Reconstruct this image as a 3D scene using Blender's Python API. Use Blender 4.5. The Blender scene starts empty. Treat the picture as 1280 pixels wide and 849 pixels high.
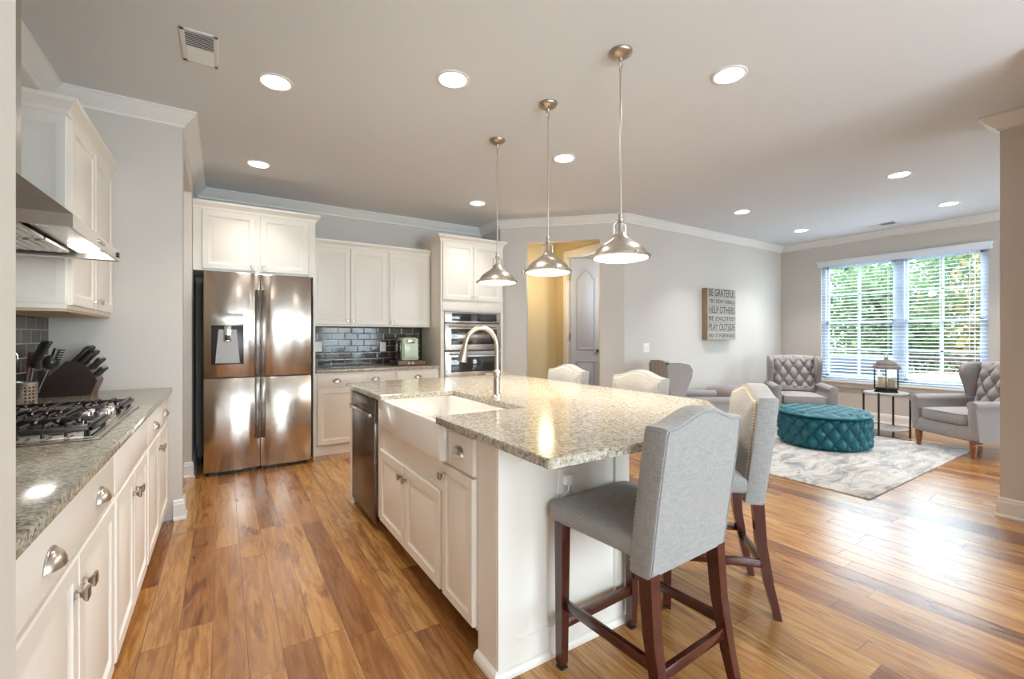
import bpy, bmesh, math, random
from mathutils import Vector, Matrix, noise
C = bpy.context.scene.collection
sc = bpy.context.scene
PI = math.pi
random.seed(7)
def R(a): return math.radians(a)

# ------------------------------------------------------------------ camera
cam_d = bpy.data.cameras.new('camera'); cam = bpy.data.objects.new('camera', cam_d); C.objects.link(cam)
YAW = math.atan(361/562)
cam.location = (0, 0, 1.245); cam.rotation_euler = (PI/2, 0, -YAW)
cam_d.sensor_width = 36; cam_d.lens = 562/1280*36; cam_d.shift_y = -3.5/1280; cam_d.clip_start = .02
sc.camera = cam
# ------------------------------------------------------------------ world, exposure, big lights
sc.view_settings.view_transform = 'Standard'; sc.view_settings.look = 'None'
sc.view_settings.gamma = 1; sc.view_settings.use_curve_mapping = False
sc.view_settings.exposure = .90
w = bpy.data.worlds.new('world'); sc.world = w; w.use_nodes = True
bg = w.node_tree.nodes['Background']; bg.inputs[0].default_value = (.76, .88, 1, 1); bg.inputs[1].default_value = 10
sc.cycles.max_bounces = 8; sc.cycles.diffuse_bounces = 5; sc.cycles.glossy_bounces = 4; sc.cycles.transmission_bounces = 6
sc.cycles.transparent_max_bounces = 12; sc.cycles.sample_clamp_indirect = 6; sc.cycles.caustics_reflective = False; sc.cycles.caustics_refractive = False
def light(name, kind, loc, power, color=(1, 1, 1), rot=(0, 0, 0), size=.1, size_y=None, shape='SQUARE', spread=None):
    d = bpy.data.lights.new(name, kind); o = bpy.data.objects.new(name, d); C.objects.link(o)
    o.location = loc; o.rotation_euler = rot; d.energy = power; d.color = color
    if kind == 'AREA':
        d.shape = shape; d.size = size
        if size_y: d.size_y = size_y
        if spread: d.spread = spread
    elif kind == 'SUN': d.angle = size
    else: d.shadow_soft_size = size
    return o
light('sun', 'SUN', (0, 0, 10), 3.0, (1, .95, .85), (R(-22), R(38), 0), R(2))
# daylight entering by the living room window and by the two glazed openings behind the camera
for nm, loc, rot, sx, sy in (('window_portal', (8.16, 2.43, 1.485), (0, R(90), 0), 1.83, 1.86), ('window_portal', (3.3, -3.25, 1.35), (R(90), 0, 0), 1.7, 2.1), ('window_portal', (1.1, -3.25, 1.35), (R(90), 0, 0), 1.9, 2.1), ('window_portal', (6.4, -3.25, 1.35), (R(90), 0, 0), 1.9, 2.1)):
    light(nm, 'AREA', loc, 1, rot=rot, size=sx, size_y=sy, shape='RECTANGLE').data.cycles.is_portal = True

# ------------------------------------------------------------------ materials
class NT:
    def __init__(s, name):
        s.m = bpy.data.materials.new(name); s.m.use_nodes = True; s.t = s.m.node_tree
        s.b = s.t.nodes['Principled BSDF']; s.out = s.t.nodes['Material Output']; s._co = None
    def n(s, typ, **kw):
        x = s.t.nodes.new(typ)
        for k, v in kw.items(): setattr(x, k, v)
        return x
    def set(s, sock, v):
        if isinstance(v, bpy.types.NodeSocket): s.t.links.new(v, sock)
        elif v is not None:
            if isinstance(v, (tuple, list)) and len(v) == 3 and sock.type == 'RGBA': v = (*v, 1)
            sock.default_value = v
    def co(s):
        if not s._co: s._co = s.n('ShaderNodeTexCoord').outputs['Object']
        return s._co
    def mathn(s, op, a, b=None, c=None):
        x = s.n('ShaderNodeMath', operation=op); s.set(x.inputs[0], a)
        if b is not None: s.set(x.inputs[1], b)
        if c is not None: s.set(x.inputs[2], c)
        return x.outputs[0]
    def map(s, v, scale=(1, 1, 1), rot=(0, 0, 0), loc=(0, 0, 0)):
        x = s.n('ShaderNodeMapping'); s.set(x.inputs[0], v); x.inputs['Scale'].default_value = scale
        x.inputs['Rotation'].default_value = rot; x.inputs['Location'].default_value = loc
        return x.outputs[0]
    def sep(s, v):
        x = s.n('ShaderNodeSeparateXYZ'); s.set(x.inputs[0], v); return x.outputs
    def comb(s, a, b, c=0.):
        x = s.n('ShaderNodeCombineXYZ'); s.set(x.inputs[0], a); s.set(x.inputs[1], b); s.set(x.inputs[2], c); return x.outputs[0]
    def noise(s, v, scale, detail=2., rough=.5, dist=0.):
        x = s.n('ShaderNodeTexNoise'); s.set(x.inputs['Vector'], v); x.inputs['Scale'].default_value = scale
        x.inputs['Detail'].default_value = detail; x.inputs['Roughness'].default_value = rough; x.inputs['Distortion'].default_value = dist
        return x.outputs['Fac']
    def white(s, v):
        x = s.n('ShaderNodeTexWhiteNoise', noise_dimensions='3D'); s.set(x.inputs['Vector'], v); return x.outputs['Value']
    def vor(s, v, scale, feat='F1'):
        x = s.n('ShaderNodeTexVoronoi', feature=feat); s.set(x.inputs['Vector'], v); x.inputs['Scale'].default_value = scale
        return x.outputs
    def ramp(s, f, stops, interp='LINEAR'):
        x = s.n('ShaderNodeValToRGB'); s.set(x.inputs[0], f); r = x.color_ramp; r.interpolation = interp
        while len(r.elements) < len(stops): r.elements.new(.5)
        for e, (p, c) in zip(r.elements, stops):
            e.position = p; e.color = (*c, 1) if len(c) == 3 else c
        return x.outputs[0]
    def mix(s, f, a, b, mode='MIX'):
        x = s.n('ShaderNodeMix', data_type='RGBA', blend_type=mode); s.set(x.inputs[0], f); s.set(x.inputs[6], a); s.set(x.inputs[7], b)
        return x.outputs[2]
    def bump(s, h, strength=.3, dist=.01):
        x = s.n('ShaderNodeBump'); x.inputs['Strength'].default_value = strength; x.inputs['Distance'].default_value = dist
        s.set(x.inputs['Height'], h); s.set(s.b.inputs['Normal'], x.outputs[0])
    def p(s, **kw):
        nm = dict(color='Base Color', rough='Roughness', metal='Metallic', spec='Specular IOR Level', coat='Coat Weight', coatr='Coat Roughness',
                  sheen='Sheen Weight', emit='Emission Color', es='Emission Strength', alpha='Alpha', trans='Transmission Weight', ior='IOR', aniso='Anisotropic')
        for k, v in kw.items(): s.set(s.b.inputs[nm[k]], v)
        return s
M = {}
def plain(name, color, rough=.5, metal=0., bump=0., bs=60., vary=0., **kw):
    t = NT(name); col = color
    if vary: 
        f = t.noise(t.co(), 6, 3); col = t.mix(f, tuple(c*(1-vary) for c in color), tuple(min(1, c*(1+vary)) for c in color))
    t.p(color=col, rough=rough, metal=metal, **kw)
    if bump: t.bump(t.noise(t.co(), bs, 4), bump, .004)
    M[name] = t.m; return t.m
plain('wall', (.62, .575, .53), .75, bump=.08, bs=180)
plain('ceiling', (.715, .73, .75), .8, bump=.08, bs=150)
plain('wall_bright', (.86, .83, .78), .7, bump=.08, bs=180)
plain('trim', (.80, .78, .75), .4, bump=.02)
plain('cabinet', (.85, .79, .715), .38, bump=.02, bs=30)
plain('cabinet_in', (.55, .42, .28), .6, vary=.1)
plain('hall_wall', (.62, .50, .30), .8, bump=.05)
plain('nickel', (.62, .56, .50), .28, 1., bump=.02)
plain('bronze_nickel', (.45, .38, .30), .33, 1., bump=.02)
plain('faucet_metal', (.52, .46, .38), .32, 1., bump=.01)
plain('chrome', (.75, .74, .73), .12, 1., bump=.01)
plain('black_metal', (.02, .02, .02), .4, bump=.03)
plain('iron', (.035, .030, .026), .28, .5, bump=.15, bs=200)
plain('black_plastic', (.025, .022, .022), .3, bump=.02)
plain('black_glass', (.03, .03, .03), .06, bump=.0, vary=.05, coat=.5)
plain('dark_gap', (.02, .018, .016), .8, vary=.1)
plain('sink', (.88, .85, .80), .12, vary=.01, coat=.6)
plain('white_plastic', (.85, .84, .80), .35, bump=.01)
plain('blind', (.80, .85, .92), .5, bump=.02)
plain('vinyl', (.62, .68, .78), .4, bump=.02)
plain('mint_plastic', (.60, .70, .55), .25, bump=.01, coat=.3)
plain('paper_white', (.5, .5, .5), .4, vary=.02)
plain('door_blue', (.50, .53, .60), .45, bump=.03)
plain('letter', (.06, .05, .045), .8, vary=.3)
plain('candle', (.85, .62, .35), .5, vary=.1)
plain('cover_blue', (.02, .032, .05), .7, bump=.2, bs=8)
plain('deck', (.05, .046, .046), .8, vary=.1)
plain('rail', (.06, .05, .06), .7, vary=.1)
plain('grass', (.04, .07, .02), .9, vary=.4)
plain('bark', (.12, .09, .06), .9, vary=.4, bump=.5, bs=20)
plain('blanket', (.17, .135, .13), .85, bump=.2, bs=200, sheen=.4)
plain('fridge_side', (.22, .25, .30), .5, bump=.05)
plain('brass', (.80, .64, .42), .3, 1., bump=.01)
plain('lantern_roof', (.15, .125, .11), .7, bump=.3, bs=40, vary=.35)
plain('steel_matte', (.36, .33, .31), .5, .6, bump=.02)
plain('plug', (.9, .9, .88), .3, bump=.01)
def mk():
    t = NT('glass'); g = t.n('ShaderNodeBsdfGlossy'); g.inputs['Roughness'].default_value = .02
    tr = t.n('ShaderNodeBsdfTransparent'); tr.inputs[0].default_value = (.95, .98, .97, 1); mx = t.n('ShaderNodeMixShader'); mx.inputs[0].default_value = .07
    t.t.links.new(tr.outputs[0], mx.inputs[1]); t.t.links.new(g.outputs[0], mx.inputs[2]); t.t.links.new(mx.outputs[0], t.out.inputs[0]); M['glass'] = t.m
    for nm, c, s in (('lamp_white', (1, .97, .9), 14.), ('lamp_warm', (1, .90, .74), 5.), ('lamp_hood', (1, 1, .97), 2.)):
        t = NT(nm); f = t.noise(t.co(), 3); t.p(color=(.9, .9, .9), emit=t.mix(f, c, c), es=s); M[nm] = t.m
    # brushed stainless steel with vertical or horizontal brushing
    for nm, c, r, sc_, b in (('steel', (.58, .52, .46), .19, (60, 60, .6), .02), ('steel_dark', (.20, .165, .14), .22, (60, 60, .8), .02), ('steel_h', (.60, .56, .52), .25, (.8, .8, 80), .03)):
        t = NT(nm); f = t.noise(t.map(t.co(), sc_), 6, 2)
        t.p(color=c, metal=1., rough=t.mathn('MULTIPLY_ADD', f, .12, r-.06))
        big = t.noise(t.map(t.co(), (3.2, 3.2, .28)), 2.2, 1)
        h = t.mathn('ADD', t.mathn('MULTIPLY', f, .03), big); t.bump(h, .25 if nm == 'steel' else .06, .02)
        tg = t.n('ShaderNodeTangent', direction_type='RADIAL', axis='Z'); t.set(t.b.inputs['Tangent'], tg.outputs[0]); t.p(aniso=.85 if nm != 'steel_h' else .3)
        if nm == 'steel': t.set(t.b.inputs['Anisotropic Rotation'], .25)
        M[nm] = t.m
    # fabric weaves
    def fabric(nm, a, b, rough=.85, sc_=420, sheen=.25, bs=.35):
        t = NT(nm); x, y, z = t.sep(t.co())
        wv = t.mathn('MULTIPLY', t.mathn('SINE', t.mathn('MULTIPLY', t.mathn('ADD', x, y), sc_*3)), t.mathn('SINE', t.mathn('MULTIPLY', z, sc_*3)))
        n1 = t.noise(t.map(t.co(), (1, 1, 14)), 30, 2); n2 = t.noise(t.map(t.co(), (14, 14, 1)), 30, 2)
        f = t.mathn('MULTIPLY', t.mathn('ADD', n1, n2), .5)
        t.p(color=t.mix(t.ramp(f, [(.35, (0, 0, 0)), (.65, (1, 1, 1))]), a, b), rough=rough, sheen=sheen); t.bump(t.mathn('ADD', wv, t.mathn('MULTIPLY', f, 3)), bs, .0008); M[nm] = t.m
    fabric('linen', (.25, .24, .23), (.37, .355, .34))
    fabric('armchair_fabric', (.27, .245, .24), (.38, .35, .345))
    fabric('piping', (.23, .22, .22), (.30, .29, .29))
    t = NT('velvet'); f = t.noise(t.co(), 25, 3); t.p(color=t.mix(f, (.0, .075, .108), (.0, .13, .172)), rough=.4, sheen=.15)
    t.b.inputs['Sheen Tint'].default_value = (.1, .75, .9, 1); t.b.inputs['Sheen Roughness'].default_value = .3; M['velvet'] = t.m
    # woods
    def wood(nm, a, b, rough, sc_=(30, 30, 2), coat=.0):
        t = NT(nm); f = t.noise(t.map(t.co(), sc_), 1.6, 5, .6, .8); t.p(color=t.mix(f, a, b), rough=rough, coat=coat); t.bump(f, .06, .002); M[nm] = t.m
    wood('cherry', (.035, .006, .004), (.085, .014, .008), .22, coat=.4)
    wood('leg_wood', (.16, .05, .018), (.30, .11, .04), .25, coat=.3)
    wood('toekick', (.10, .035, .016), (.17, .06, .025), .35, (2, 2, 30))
    wood('block_wood', (.02, .012, .01), (.04, .02, .015), .3, (6, 6, 6), .2)
    wood('block_front', (.14, .06, .035), (.22, .10, .06), .4, (3, 3, 30))
    wood('sign_wood', (.24, .16, .10), (.42, .30, .20), .8, (3, 3, 20))
    wood('whitewash', (.30, .26, .24), (.58, .54, .51), .6, (20, 6, 6))
    wood('sign_face', (.30, .27, .24), (.60, .56, .52), .8, (1.5, 3, 26))
    # granite
    t = NT('granite'); co = t.co()
    v = t.vor(co, 150); v2 = t.vor(co, 75); n = t.noise(co, 60, 5, .65); big = t.noise(t.map(co, (1, 1, 1)), 5, 4, .6, .4)
    cr = t.sep(v[1])[0]; cr2 = t.sep(v2[1])[0]
    f = t.mathn('ADD', t.mathn('MULTIPLY', cr, .42), t.mathn('MULTIPLY', t.mathn('ADD', n, t.mathn('MULTIPLY', cr2, .25)), .62))
    base = t.ramp(f, [(.20, (.05, .042, .032)), (.36, (.16, .13, .09)), (.52, (.33, .285, .215)), (.68, (.46, .41, .325)), (.9, (.62, .58, .50))])
    base = t.mix(t.ramp(big, [(.35, (0, 0, 0)), (.7, (1, 1, 1))]), base, t.mix(.30, base, (.50, .44, .34)))
    t.p(color=base, rough=.13, spec=.6); t.b.inputs['Coat Weight'].default_value = .0; M['granite'] = t.m
    # tile: subway backsplash, u = x (or y), v = z
    for nm, ax in (('tile', 0), ('tile_side', 1)):
        t = NT(nm); xyz = t.sep(t.co()); u, z = xyz[ax], xyz[2]
        rw = t.mathn('DIVIDE', t.mathn('SUBTRACT', z, .902), .0765); row = t.mathn('FLOOR', rw)
        uu = t.mathn('ADD', t.mathn('DIVIDE', u, .153), t.mathn('MULTIPLY', t.mathn('MODULO', row, 2.), .5)); col = t.mathn('FLOOR', uu)
        fu = t.mathn('SUBTRACT', uu, col); fv = t.mathn('SUBTRACT', rw, row)
        eu = t.mathn('MULTIPLY', t.mathn('MINIMUM', fu, t.mathn('SUBTRACT', 1., fu)), 2.); ev = t.mathn('MINIMUM', fv, t.mathn('SUBTRACT', 1., fv))
        g = t.mathn('SMOOTH_MIN', eu, ev, .02); mask = t.mathn('GREATER_THAN', g, .035)
        idn = t.white(t.comb(col, row, 3.))
        c = t.ramp(idn, [(0, (.04, .032, .026)), (.5, (.06, .048, .038)), (1, (.095, .074, .058))])
        t.p(color=t.mix(mask, (.42, .38, .33), c), rough=t.mathn('MULTIPLY_ADD', mask, -.5, .59), spec=.45)
        tilt = t.mathn('MULTIPLY', t.mathn('MULTIPLY', fv, t.mathn('SUBTRACT', idn, .5)), .35)
        t.bump(t.mathn('ADD', t.mathn('ADD', t.mathn('MINIMUM', g, .14), tilt), t.mathn('MULTIPLY', t.noise(t.co(), 14, 2), .12)), .35, .012); M[nm] = t.m
    # hardwood floor: planks along y
    t = NT('floor_wood'); x, y, z = t.sep(t.co()); W, L = .119, 1.15
    ux = t.mathn('DIVIDE', t.mathn('ADD', x, 20.03), W); row = t.mathn('FLOOR', ux); fx = t.mathn('SUBTRACT', ux, row)
    ro = t.white(t.comb(row, 7., 1.)); Lr = t.mathn('MULTIPLY_ADD', ro, .5, .85)
    uy = t.mathn('ADD', t.mathn('DIVIDE', t.mathn('ADD', y, 30.), t.mathn('MULTIPLY', Lr, L)), t.mathn('MULTIPLY', ro, 13.)); col = t.mathn('FLOOR', uy); fy = t.mathn('SUBTRACT', uy, col)
    idn = t.white(t.comb(row, col, 2.)); id2 = t.white(t.comb(col, row, 9.))
    ex = t.mathn('MULTIPLY', t.mathn('MINIMUM', fx, t.mathn('SUBTRACT', 1., fx)), W); ey = t.mathn('MULTIPLY', t.mathn('MINIMUM', fy, t.mathn('SUBTRACT', 1., fy)), L)
    e = t.mathn('MINIMUM', ex, ey)
    gv = t.comb(t.mathn('ADD', x, t.mathn('MULTIPLY', idn, 37.)), t.mathn('ADD', t.mathn('MULTIPLY', y, .085), t.mathn('MULTIPLY', id2, 11.)), 0.)
    grain = t.noise(gv, 34, 6, .68, .9)
    fine = t.noise(t.map(gv, (5, 3, 1)), 60, 3, .7)
    blotch = t.noise(t.comb(t.mathn('ADD', x, t.mathn('MULTIPLY', id2, 17.)), t.mathn('ADD', t.mathn('MULTIPLY', y, .16), idn), 0.), 13, 5, .62, 1.3)
    tone = t.ramp(idn, [(0, (.22, .078, .020)), (.14, (.34, .135, .036)), (.35, (.47, .215, .058)), (.65, (.56, .275, .078)), (1, (.64, .34, .105))])
    c1 = t.mix(t.ramp(grain, [(.41, (0, 0, 0)), (.58, (1, 1, 1))]), t.mix(1., tone, (.66, .54, .43), 'MULTIPLY'), tone)
    c1 = t.mix(t.mathn('MULTIPLY', t.ramp(blotch, [(.52, (0, 0, 0)), (.64, (1, 1, 1))]), t.mathn('MULTIPLY_ADD', id2, .8, .12)), c1, t.mix(1., c1, (.42, .29, .19), 'MULTIPLY'))
    c1 = t.mix(t.mathn('MULTIPLY', fine, .34), c1, (.22, .10, .045))
    seam = t.mathn('LESS_THAN', e, .0016)
    c1 = t.mix(t.mathn('MULTIPLY', seam, .75), c1, (.12, .055, .03))
    t.p(color=c1, rough=t.mathn('MULTIPLY_ADD', grain, .12, .19), spec=.5, coat=.55, coatr=.27)
    hh = t.mathn('ADD', t.mathn('MULTIPLY', t.mathn('MINIMUM', e, .004), 120.), t.mathn('ADD', t.mathn('MULTIPLY', grain, .5), t.mathn('MULTIPLY', t.noise(t.comb(x, t.mathn('MULTIPLY', y, .35), 0.), 16, 3, .5, 1.), .9)))
    t.bump(hh, .22, .0035); M['floor_wood'] = t.m
    # rug: weathered abstract pattern
    t = NT('rug'); co = t.co(); n1 = t.noise(t.map(co, (1.0, 2.6, 1)), 2.6, 8, .72, .8); n2 = t.noise(t.map(co, (1.2, 3.4, 1), (0, 0, .5)), 3.3, 8, .75, 1.2); n3 = t.noise(co, 1.1, 2)
    c = t.ramp(n1, [(.30, (.10, .12, .16)), (.41, (.27, .27, .28)), (.49, (.47, .44, .41)), (.60, (.62, .59, .55)), (.72, (.42, .40, .39))])
    c = t.mix(t.ramp(n2, [(.55, (0, 0, 0)), (.64, (.9, .9, .9))]), c, (.30, .205, .155))
    c = t.mix(t.ramp(n2, [(.30, (.9, .9, .9)), (.40, (0, 0, 0))]), c, (.05, .16, .26))
    t.p(color=c, rough=.95, sheen=.3); t.bump(t.noise(co, 260, 2), .5, .003); M['rug'] = t.m
    for nm, a, b in (('leaf', (.035, .09, .025), (.12, .18, .06)), ('leaf_dark', (.02, .055, .03), (.05, .11, .055)), ('leaf_gold', (.12, .11, .03), (.20, .15, .05))):
        t = NT(nm); f = t.noise(t.co(), 3, 3); t.p(color=t.mix(f, a, b), rough=.6)
        tl = t.n('ShaderNodeBsdfTranslucent'); t.set(tl.inputs[0], t.mix(f, a, b)); mx = t.n('ShaderNodeMixShader'); mx.inputs[0].default_value = .45
        t.t.links.new(t.b.outputs[0], mx.inputs[1]); t.t.links.new(tl.outputs[0], mx.inputs[2]); t.t.links.new(mx.outputs[0], t.out.inputs[0]); M[nm] = t.m
mk()

# ------------------------------------------------------------------ mesh helpers
WM = {}
def rrect(w, d, r, n=6):
    pts = []
    for cx, cy, a0 in ((w/2-r, d/2-r, 0), (-w/2+r, d/2-r, 90), (-w/2+r, -d/2+r, 180), (w/2-r, -d/2+r, 270)):
        for k in range(n+1):
            a = R(a0+90*k/n); pts.append((cx+r*math.cos(a), cy+r*math.sin(a)))
    return pts
class MB:
    def __init__(s): s.bm = bmesh.new()
    def box(s, x0, x1, y0, y1, z0, z1, bev=0., seg=2):
        vs = [s.bm.verts.new(p) for p in ((x0, y0, z0), (x1, y0, z0), (x1, y1, z0), (x0, y1, z0), (x0, y0, z1), (x1, y0, z1), (x1, y1, z1), (x0, y1, z1))]
        fs = [s.bm.faces.new([vs[i] for i in f]) for f in ((3, 2, 1, 0), (4, 5, 6, 7), (0, 1, 5, 4), (1, 2, 6, 5), (2, 3, 7, 6), (3, 0, 4, 7))]
        if bev:
            es = list({e for f in fs for e in f.edges})
            bmesh.ops.bevel(s.bm, geom=es, offset=bev, segments=seg, affect='EDGES', profile=.5)
        return s
    def loft(s, rings, cap0=True, cap1=True, closed=True):
        vr = [[s.bm.verts.new(p) for p in r] for r in rings]
        for a, b in zip(vr, vr[1:]):
            n = len(a)
            for i in range(n if closed else n-1):
                j = (i+1) % n
                try: s.bm.faces.new((a[i], a[j], b[j], b[i]))
                except ValueError: pass
        if cap0 and closed: s.bm.faces.new(list(reversed(vr[0])))
        if cap1 and closed: s.bm.faces.new(vr[-1])
        return s
    def prism(s, poly, z0, z1):
        return s.loft([[(x, y, z0) for x, y in poly], [(x, y, z1) for x, y in poly]])
    def lathe(s, prof, c=(0, 0, 0), seg=32, cap0=True, cap1=True, rf=None):
        rings = []
        for r, z in prof:
            rr = max(r, .0004)
            rings.append([(c[0]+rr*math.cos(2*PI*k/seg)*(rf(k/seg, z) if rf else 1), c[1]+rr*math.sin(2*PI*k/seg)*(rf(k/seg, z) if rf else 1), c[2]+z) for k in range(seg)])
        return s.loft(rings, cap0, cap1)
    def tube(s, pts, r, seg=10, r2=None, cap=True):
        pts = [Vector(p) for p in pts]; rings = []; up = None
        for i, p in enumerate(pts):
            t = (pts[min(i+1, len(pts)-1)]-pts[max(i-1, 0)]).normalized()
            if up is None: up = Vector((0, 0, 1)) if abs(t.z) < .9 else Vector((1, 0, 0))
            a = t.cross(up).normalized(); b = a.cross(t).normalized(); up = b
            rr = r[i] if isinstance(r, (list, tuple)) else r
            rings.append([tuple(p+a*rr*math.cos(2*PI*k/seg)+b*rr*math.sin(2*PI*k/seg)) for k in range(seg)])
        return s.loft(rings, cap, cap)
    def cyl(s, p0, p1, r, seg=20): return s.tube([p0, p1], r, seg)
    def sphere(s, c, r, sz=1., seg=10):
        return s.lathe([(r*math.sin(PI*k/seg), -r*sz*math.cos(PI*k/seg)) for k in range(seg+1)], c, seg*2)
    def cushion(s, w, d, z0, z1, r, crown, edge=.02, n=6, skew=None):
        """rounded soft box; crown raises the middle of the top"""
        rings = []
        def ring(ins, z, k):
            f = []
            for x, y in rrect(max(w-2*ins, .01), max(d-2*ins, .01), max(r-ins*.5, .004) if ins < r*1.5 else max(.004, min(r, (min(w, d)-2*ins)*.45)), n):
                f.append((x, y, z))
            return f
        rings.append(ring(edge, z0, 0)); rings.append(ring(edge*.3, z0+edge*.3, 0)); rings.append(ring(0, z0+edge, 0)); rings.append(ring(0, z1-edge, 0)); rings.append(ring(edge*.3, z1-edge*.3, 0)); rings.append(ring(edge, z1, 0))
        m = min(w, d)/2
        for q in (.2, .35, .55, .75, .95):
            ins = edge+(m-edge)*q*.97; rings.append(ring(ins, z1+crown*(1-(1-q)**2), 0))
        return s.loft(rings)
    def panel(s, O, U, N, w, h, rings):
        """raised panel: rings of (inset, depth)"""
        O, U, N = Vector(O), Vector(U).normalized(), Vector(N).normalized(); Z = Vector((0, 0, 1)); rs = []
        if U.cross(Z).dot(N) < 0: O = O+U*w; U = -U
        for i, d in rings:
            rs.append([tuple(O+U*a+Z*b+N*d) for a, b in ((i, i), (w-i, i), (w-i, h-i), (i, h-i))])
        return s.loft(rs)
    def door(s, O, U, N, w, h, fr=.055, t=.019):
        fr = min(fr, w*.28, h*.28)
        return s.panel(O, U, N, w, h, [(0, 0), (0, t-.004), (.004, t), (fr-.006, t), (fr, t-.007), (fr+.006, t-.009), (fr+.010, t-.009), (fr+.034, t-.002), (fr+.037, t-.001)])
    def slabface(s, O, U, N, w, h, t=.019):
        return s.panel(O, U, N, w, h, [(0, 0), (0, t-.005), (.003, t-.003), (.010, t-.002), (.014, t)])
    def sweep(s, path, prof, closed=False):
        """path (x,y) with the room on its left; prof of (out, z)"""
        n = len(path); rings = []
        P2 = [Vector(p) for p in path]
        for i in range(n):
            a = P2[i-1] if (closed or i) else None; b = P2[(i+1) % n] if (closed or i < n-1) else None
            d1 = (P2[i]-a).normalized() if a is not None else (b-P2[i]).normalized(); d2 = (b-P2[i]).normalized() if b is not None else d1
            n1 = Vector((-d1.y, d1.x)); n2 = Vector((-d2.y, d2.x)); m = (n1+n2)/max(.2, 1+n1.dot(n2))
            rings.append([(P2[i].x+m.x*o, P2[i].y+m.y*o, z) for o, z in prof])
        if closed: rings.append(rings[0])
        return s.loft(rings, not closed, not closed)
    def build(s, name, mat, parent=None, smooth=True, ang=35, kind=None):
        bmesh.ops.recalc_face_normals(s.bm, faces=s.bm.faces)
        me = bpy.data.meshes.new(name); s.bm.to_mesh(me); s.bm.free()
        me.materials.append(M[mat] if isinstance(mat, str) else mat)
        if smooth: me.shade_smooth(); me.set_sharp_from_angle(angle=R(ang))
        o = bpy.data.objects.new(name, me); C.objects.link(o)
        if parent is not None:
            wm = WM.get(parent.name, Matrix.Identity(4)); me.transform(wm.inverted()); o.parent = parent; WM[o.name] = wm
        if kind: o['kind'] = kind
        return o
def tag(o, label=None, cat=None, group=None, kind=None):
    if label: o['label'] = label
    if cat: o['category'] = cat
    if group: o['group'] = group
    if kind: o['kind'] = kind
    return o
def thing(name, label, cat, loc=(0, 0, 0), rz=0., group=None):
    o = bpy.data.objects.new(name, None); C.objects.link(o); o.location = loc; o.rotation_euler = (0, 0, rz); o.empty_display_size = .1
    WM[o.name] = Matrix.Translation(loc) @ Matrix.Rotation(rz, 4, 'Z'); return tag(o, label, cat, group)
def dup(o, label=None, loc=None, rz=None, group=None, parent=None):
    c = o.copy(); C.objects.link(c)
    if parent is not None: c.parent = parent
    if label: c['label'] = label
    if group: c['group'] = group
    if loc is not None: c.location = loc
    if rz is not None: c.rotation_euler = (0, 0, rz)
    for ch in list(o.children): dup(ch, parent=c)
    return c
def struct(name, mb, mat, **kw): return mb.build(name, mat, kind='structure', **kw)
ZC = 2.77

# ------------------------------------------------------------------ room shell
struct('floor', MB().box(-2.3, 8.3, -3.3, 5.9, -.12, 0), 'floor_wood', smooth=False)
struct('ceiling', MB().box(-2.3, 8.3, -3.3, 5.9, ZC, ZC+.15), 'ceiling', smooth=False)
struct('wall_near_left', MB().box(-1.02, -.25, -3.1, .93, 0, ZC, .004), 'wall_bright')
struct('wall_left', MB().box(-1.02, -.90, .93, 3.81, 0, ZC), 'wall')
struct('wall_return', MB().box(-2.1, -.235, 3.81, 3.93, 0, ZC, .003).box(-.355, -.235, 3.93, 4.9, 2.53, ZC), 'wall')
struct('wall_hall_left', MB().box(-2.2, -2.1, 3.81, 5.74, 0, ZC), 'wall')
struct('wall_alcove', MB().box(-2.1, -.235, 4.9, 5.74, 0, ZC, .003), 'wall')
struct('wall_back', MB().box(-.235, 6.12, 5.62, 5.74, 0, ZC), 'wall')
struct('wall_oven_side', MB().box(3.09, 3.21, 5.15, 5.62, 0, ZC), 'wall')
def dg(s_, off=0):  # point on the diagonal wall, off = behind
    return (3.09+s_*.70711+off*.70711, 5.10-s_*.70711+off*.70711)
LD = math.hypot(1.13, 1.13)
m = MB(); o1, o2 = .354, 1.298
m.prism([(3.09, 5.10), dg(o1), dg(o1, .12), (3.21, 5.15), (3.09, 5.15)], 0, ZC)
m.prism([dg(o2), dg(LD), (4.27, 3.97), (4.27, 4.09), dg(o2, .12)], 0, ZC)
m.prism([dg(o1), dg(o2), dg(o2, .12), dg(o1, .12)], 2.48, ZC)
struct('wall_diagonal', m, 'wall', smooth=False)
struct('wall_sign', MB().box(4.27, 8.12, 3.97, 4.09, 0, ZC), 'wall')
# passage behind the diagonal opening
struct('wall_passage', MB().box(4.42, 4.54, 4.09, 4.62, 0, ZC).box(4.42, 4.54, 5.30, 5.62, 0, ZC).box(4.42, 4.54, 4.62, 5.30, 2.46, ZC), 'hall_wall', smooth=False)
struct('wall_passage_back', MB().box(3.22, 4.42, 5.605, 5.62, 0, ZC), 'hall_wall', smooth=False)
struct('wall_passage_end', MB().box(6.0, 6.12, 4.09, 5.62, 0, ZC), 'wall')
WY0, WY1, WZ0, WZ1 = 1.50, 3.36, .57, 2.40
struct('wall_right', MB().box(8.0, 8.12, -3.22, WY0, 0, ZC).box(8.0, 8.12, WY1, 4.09, 0, ZC).box(8.0, 8.12, WY0, WY1, 0, WZ0).box(8.0, 8.12, WY0, WY1, WZ1, ZC), 'wall', smooth=False)
struct('wall_near_right', MB().box(4.535, 4.66, -3.1, .795, 0, ZC), 'wall', smooth=False)
struct('wall_light_blocker', MB().box(3.65, 4.535, .33, .45, 0, ZC, .003), 'wall')  # unseen stub, added to keep rear daylight off the right wall end
m = MB().box(-1.02, .15, -3.22, -3.1, 0, ZC).box(2.05, 2.45, -3.22, -3.1, 0, ZC).box(4.15, 5.45, -3.22, -3.1, 0, ZC).box(7.35, 8.0, -3.22, -3.1, 0, ZC)
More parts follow.
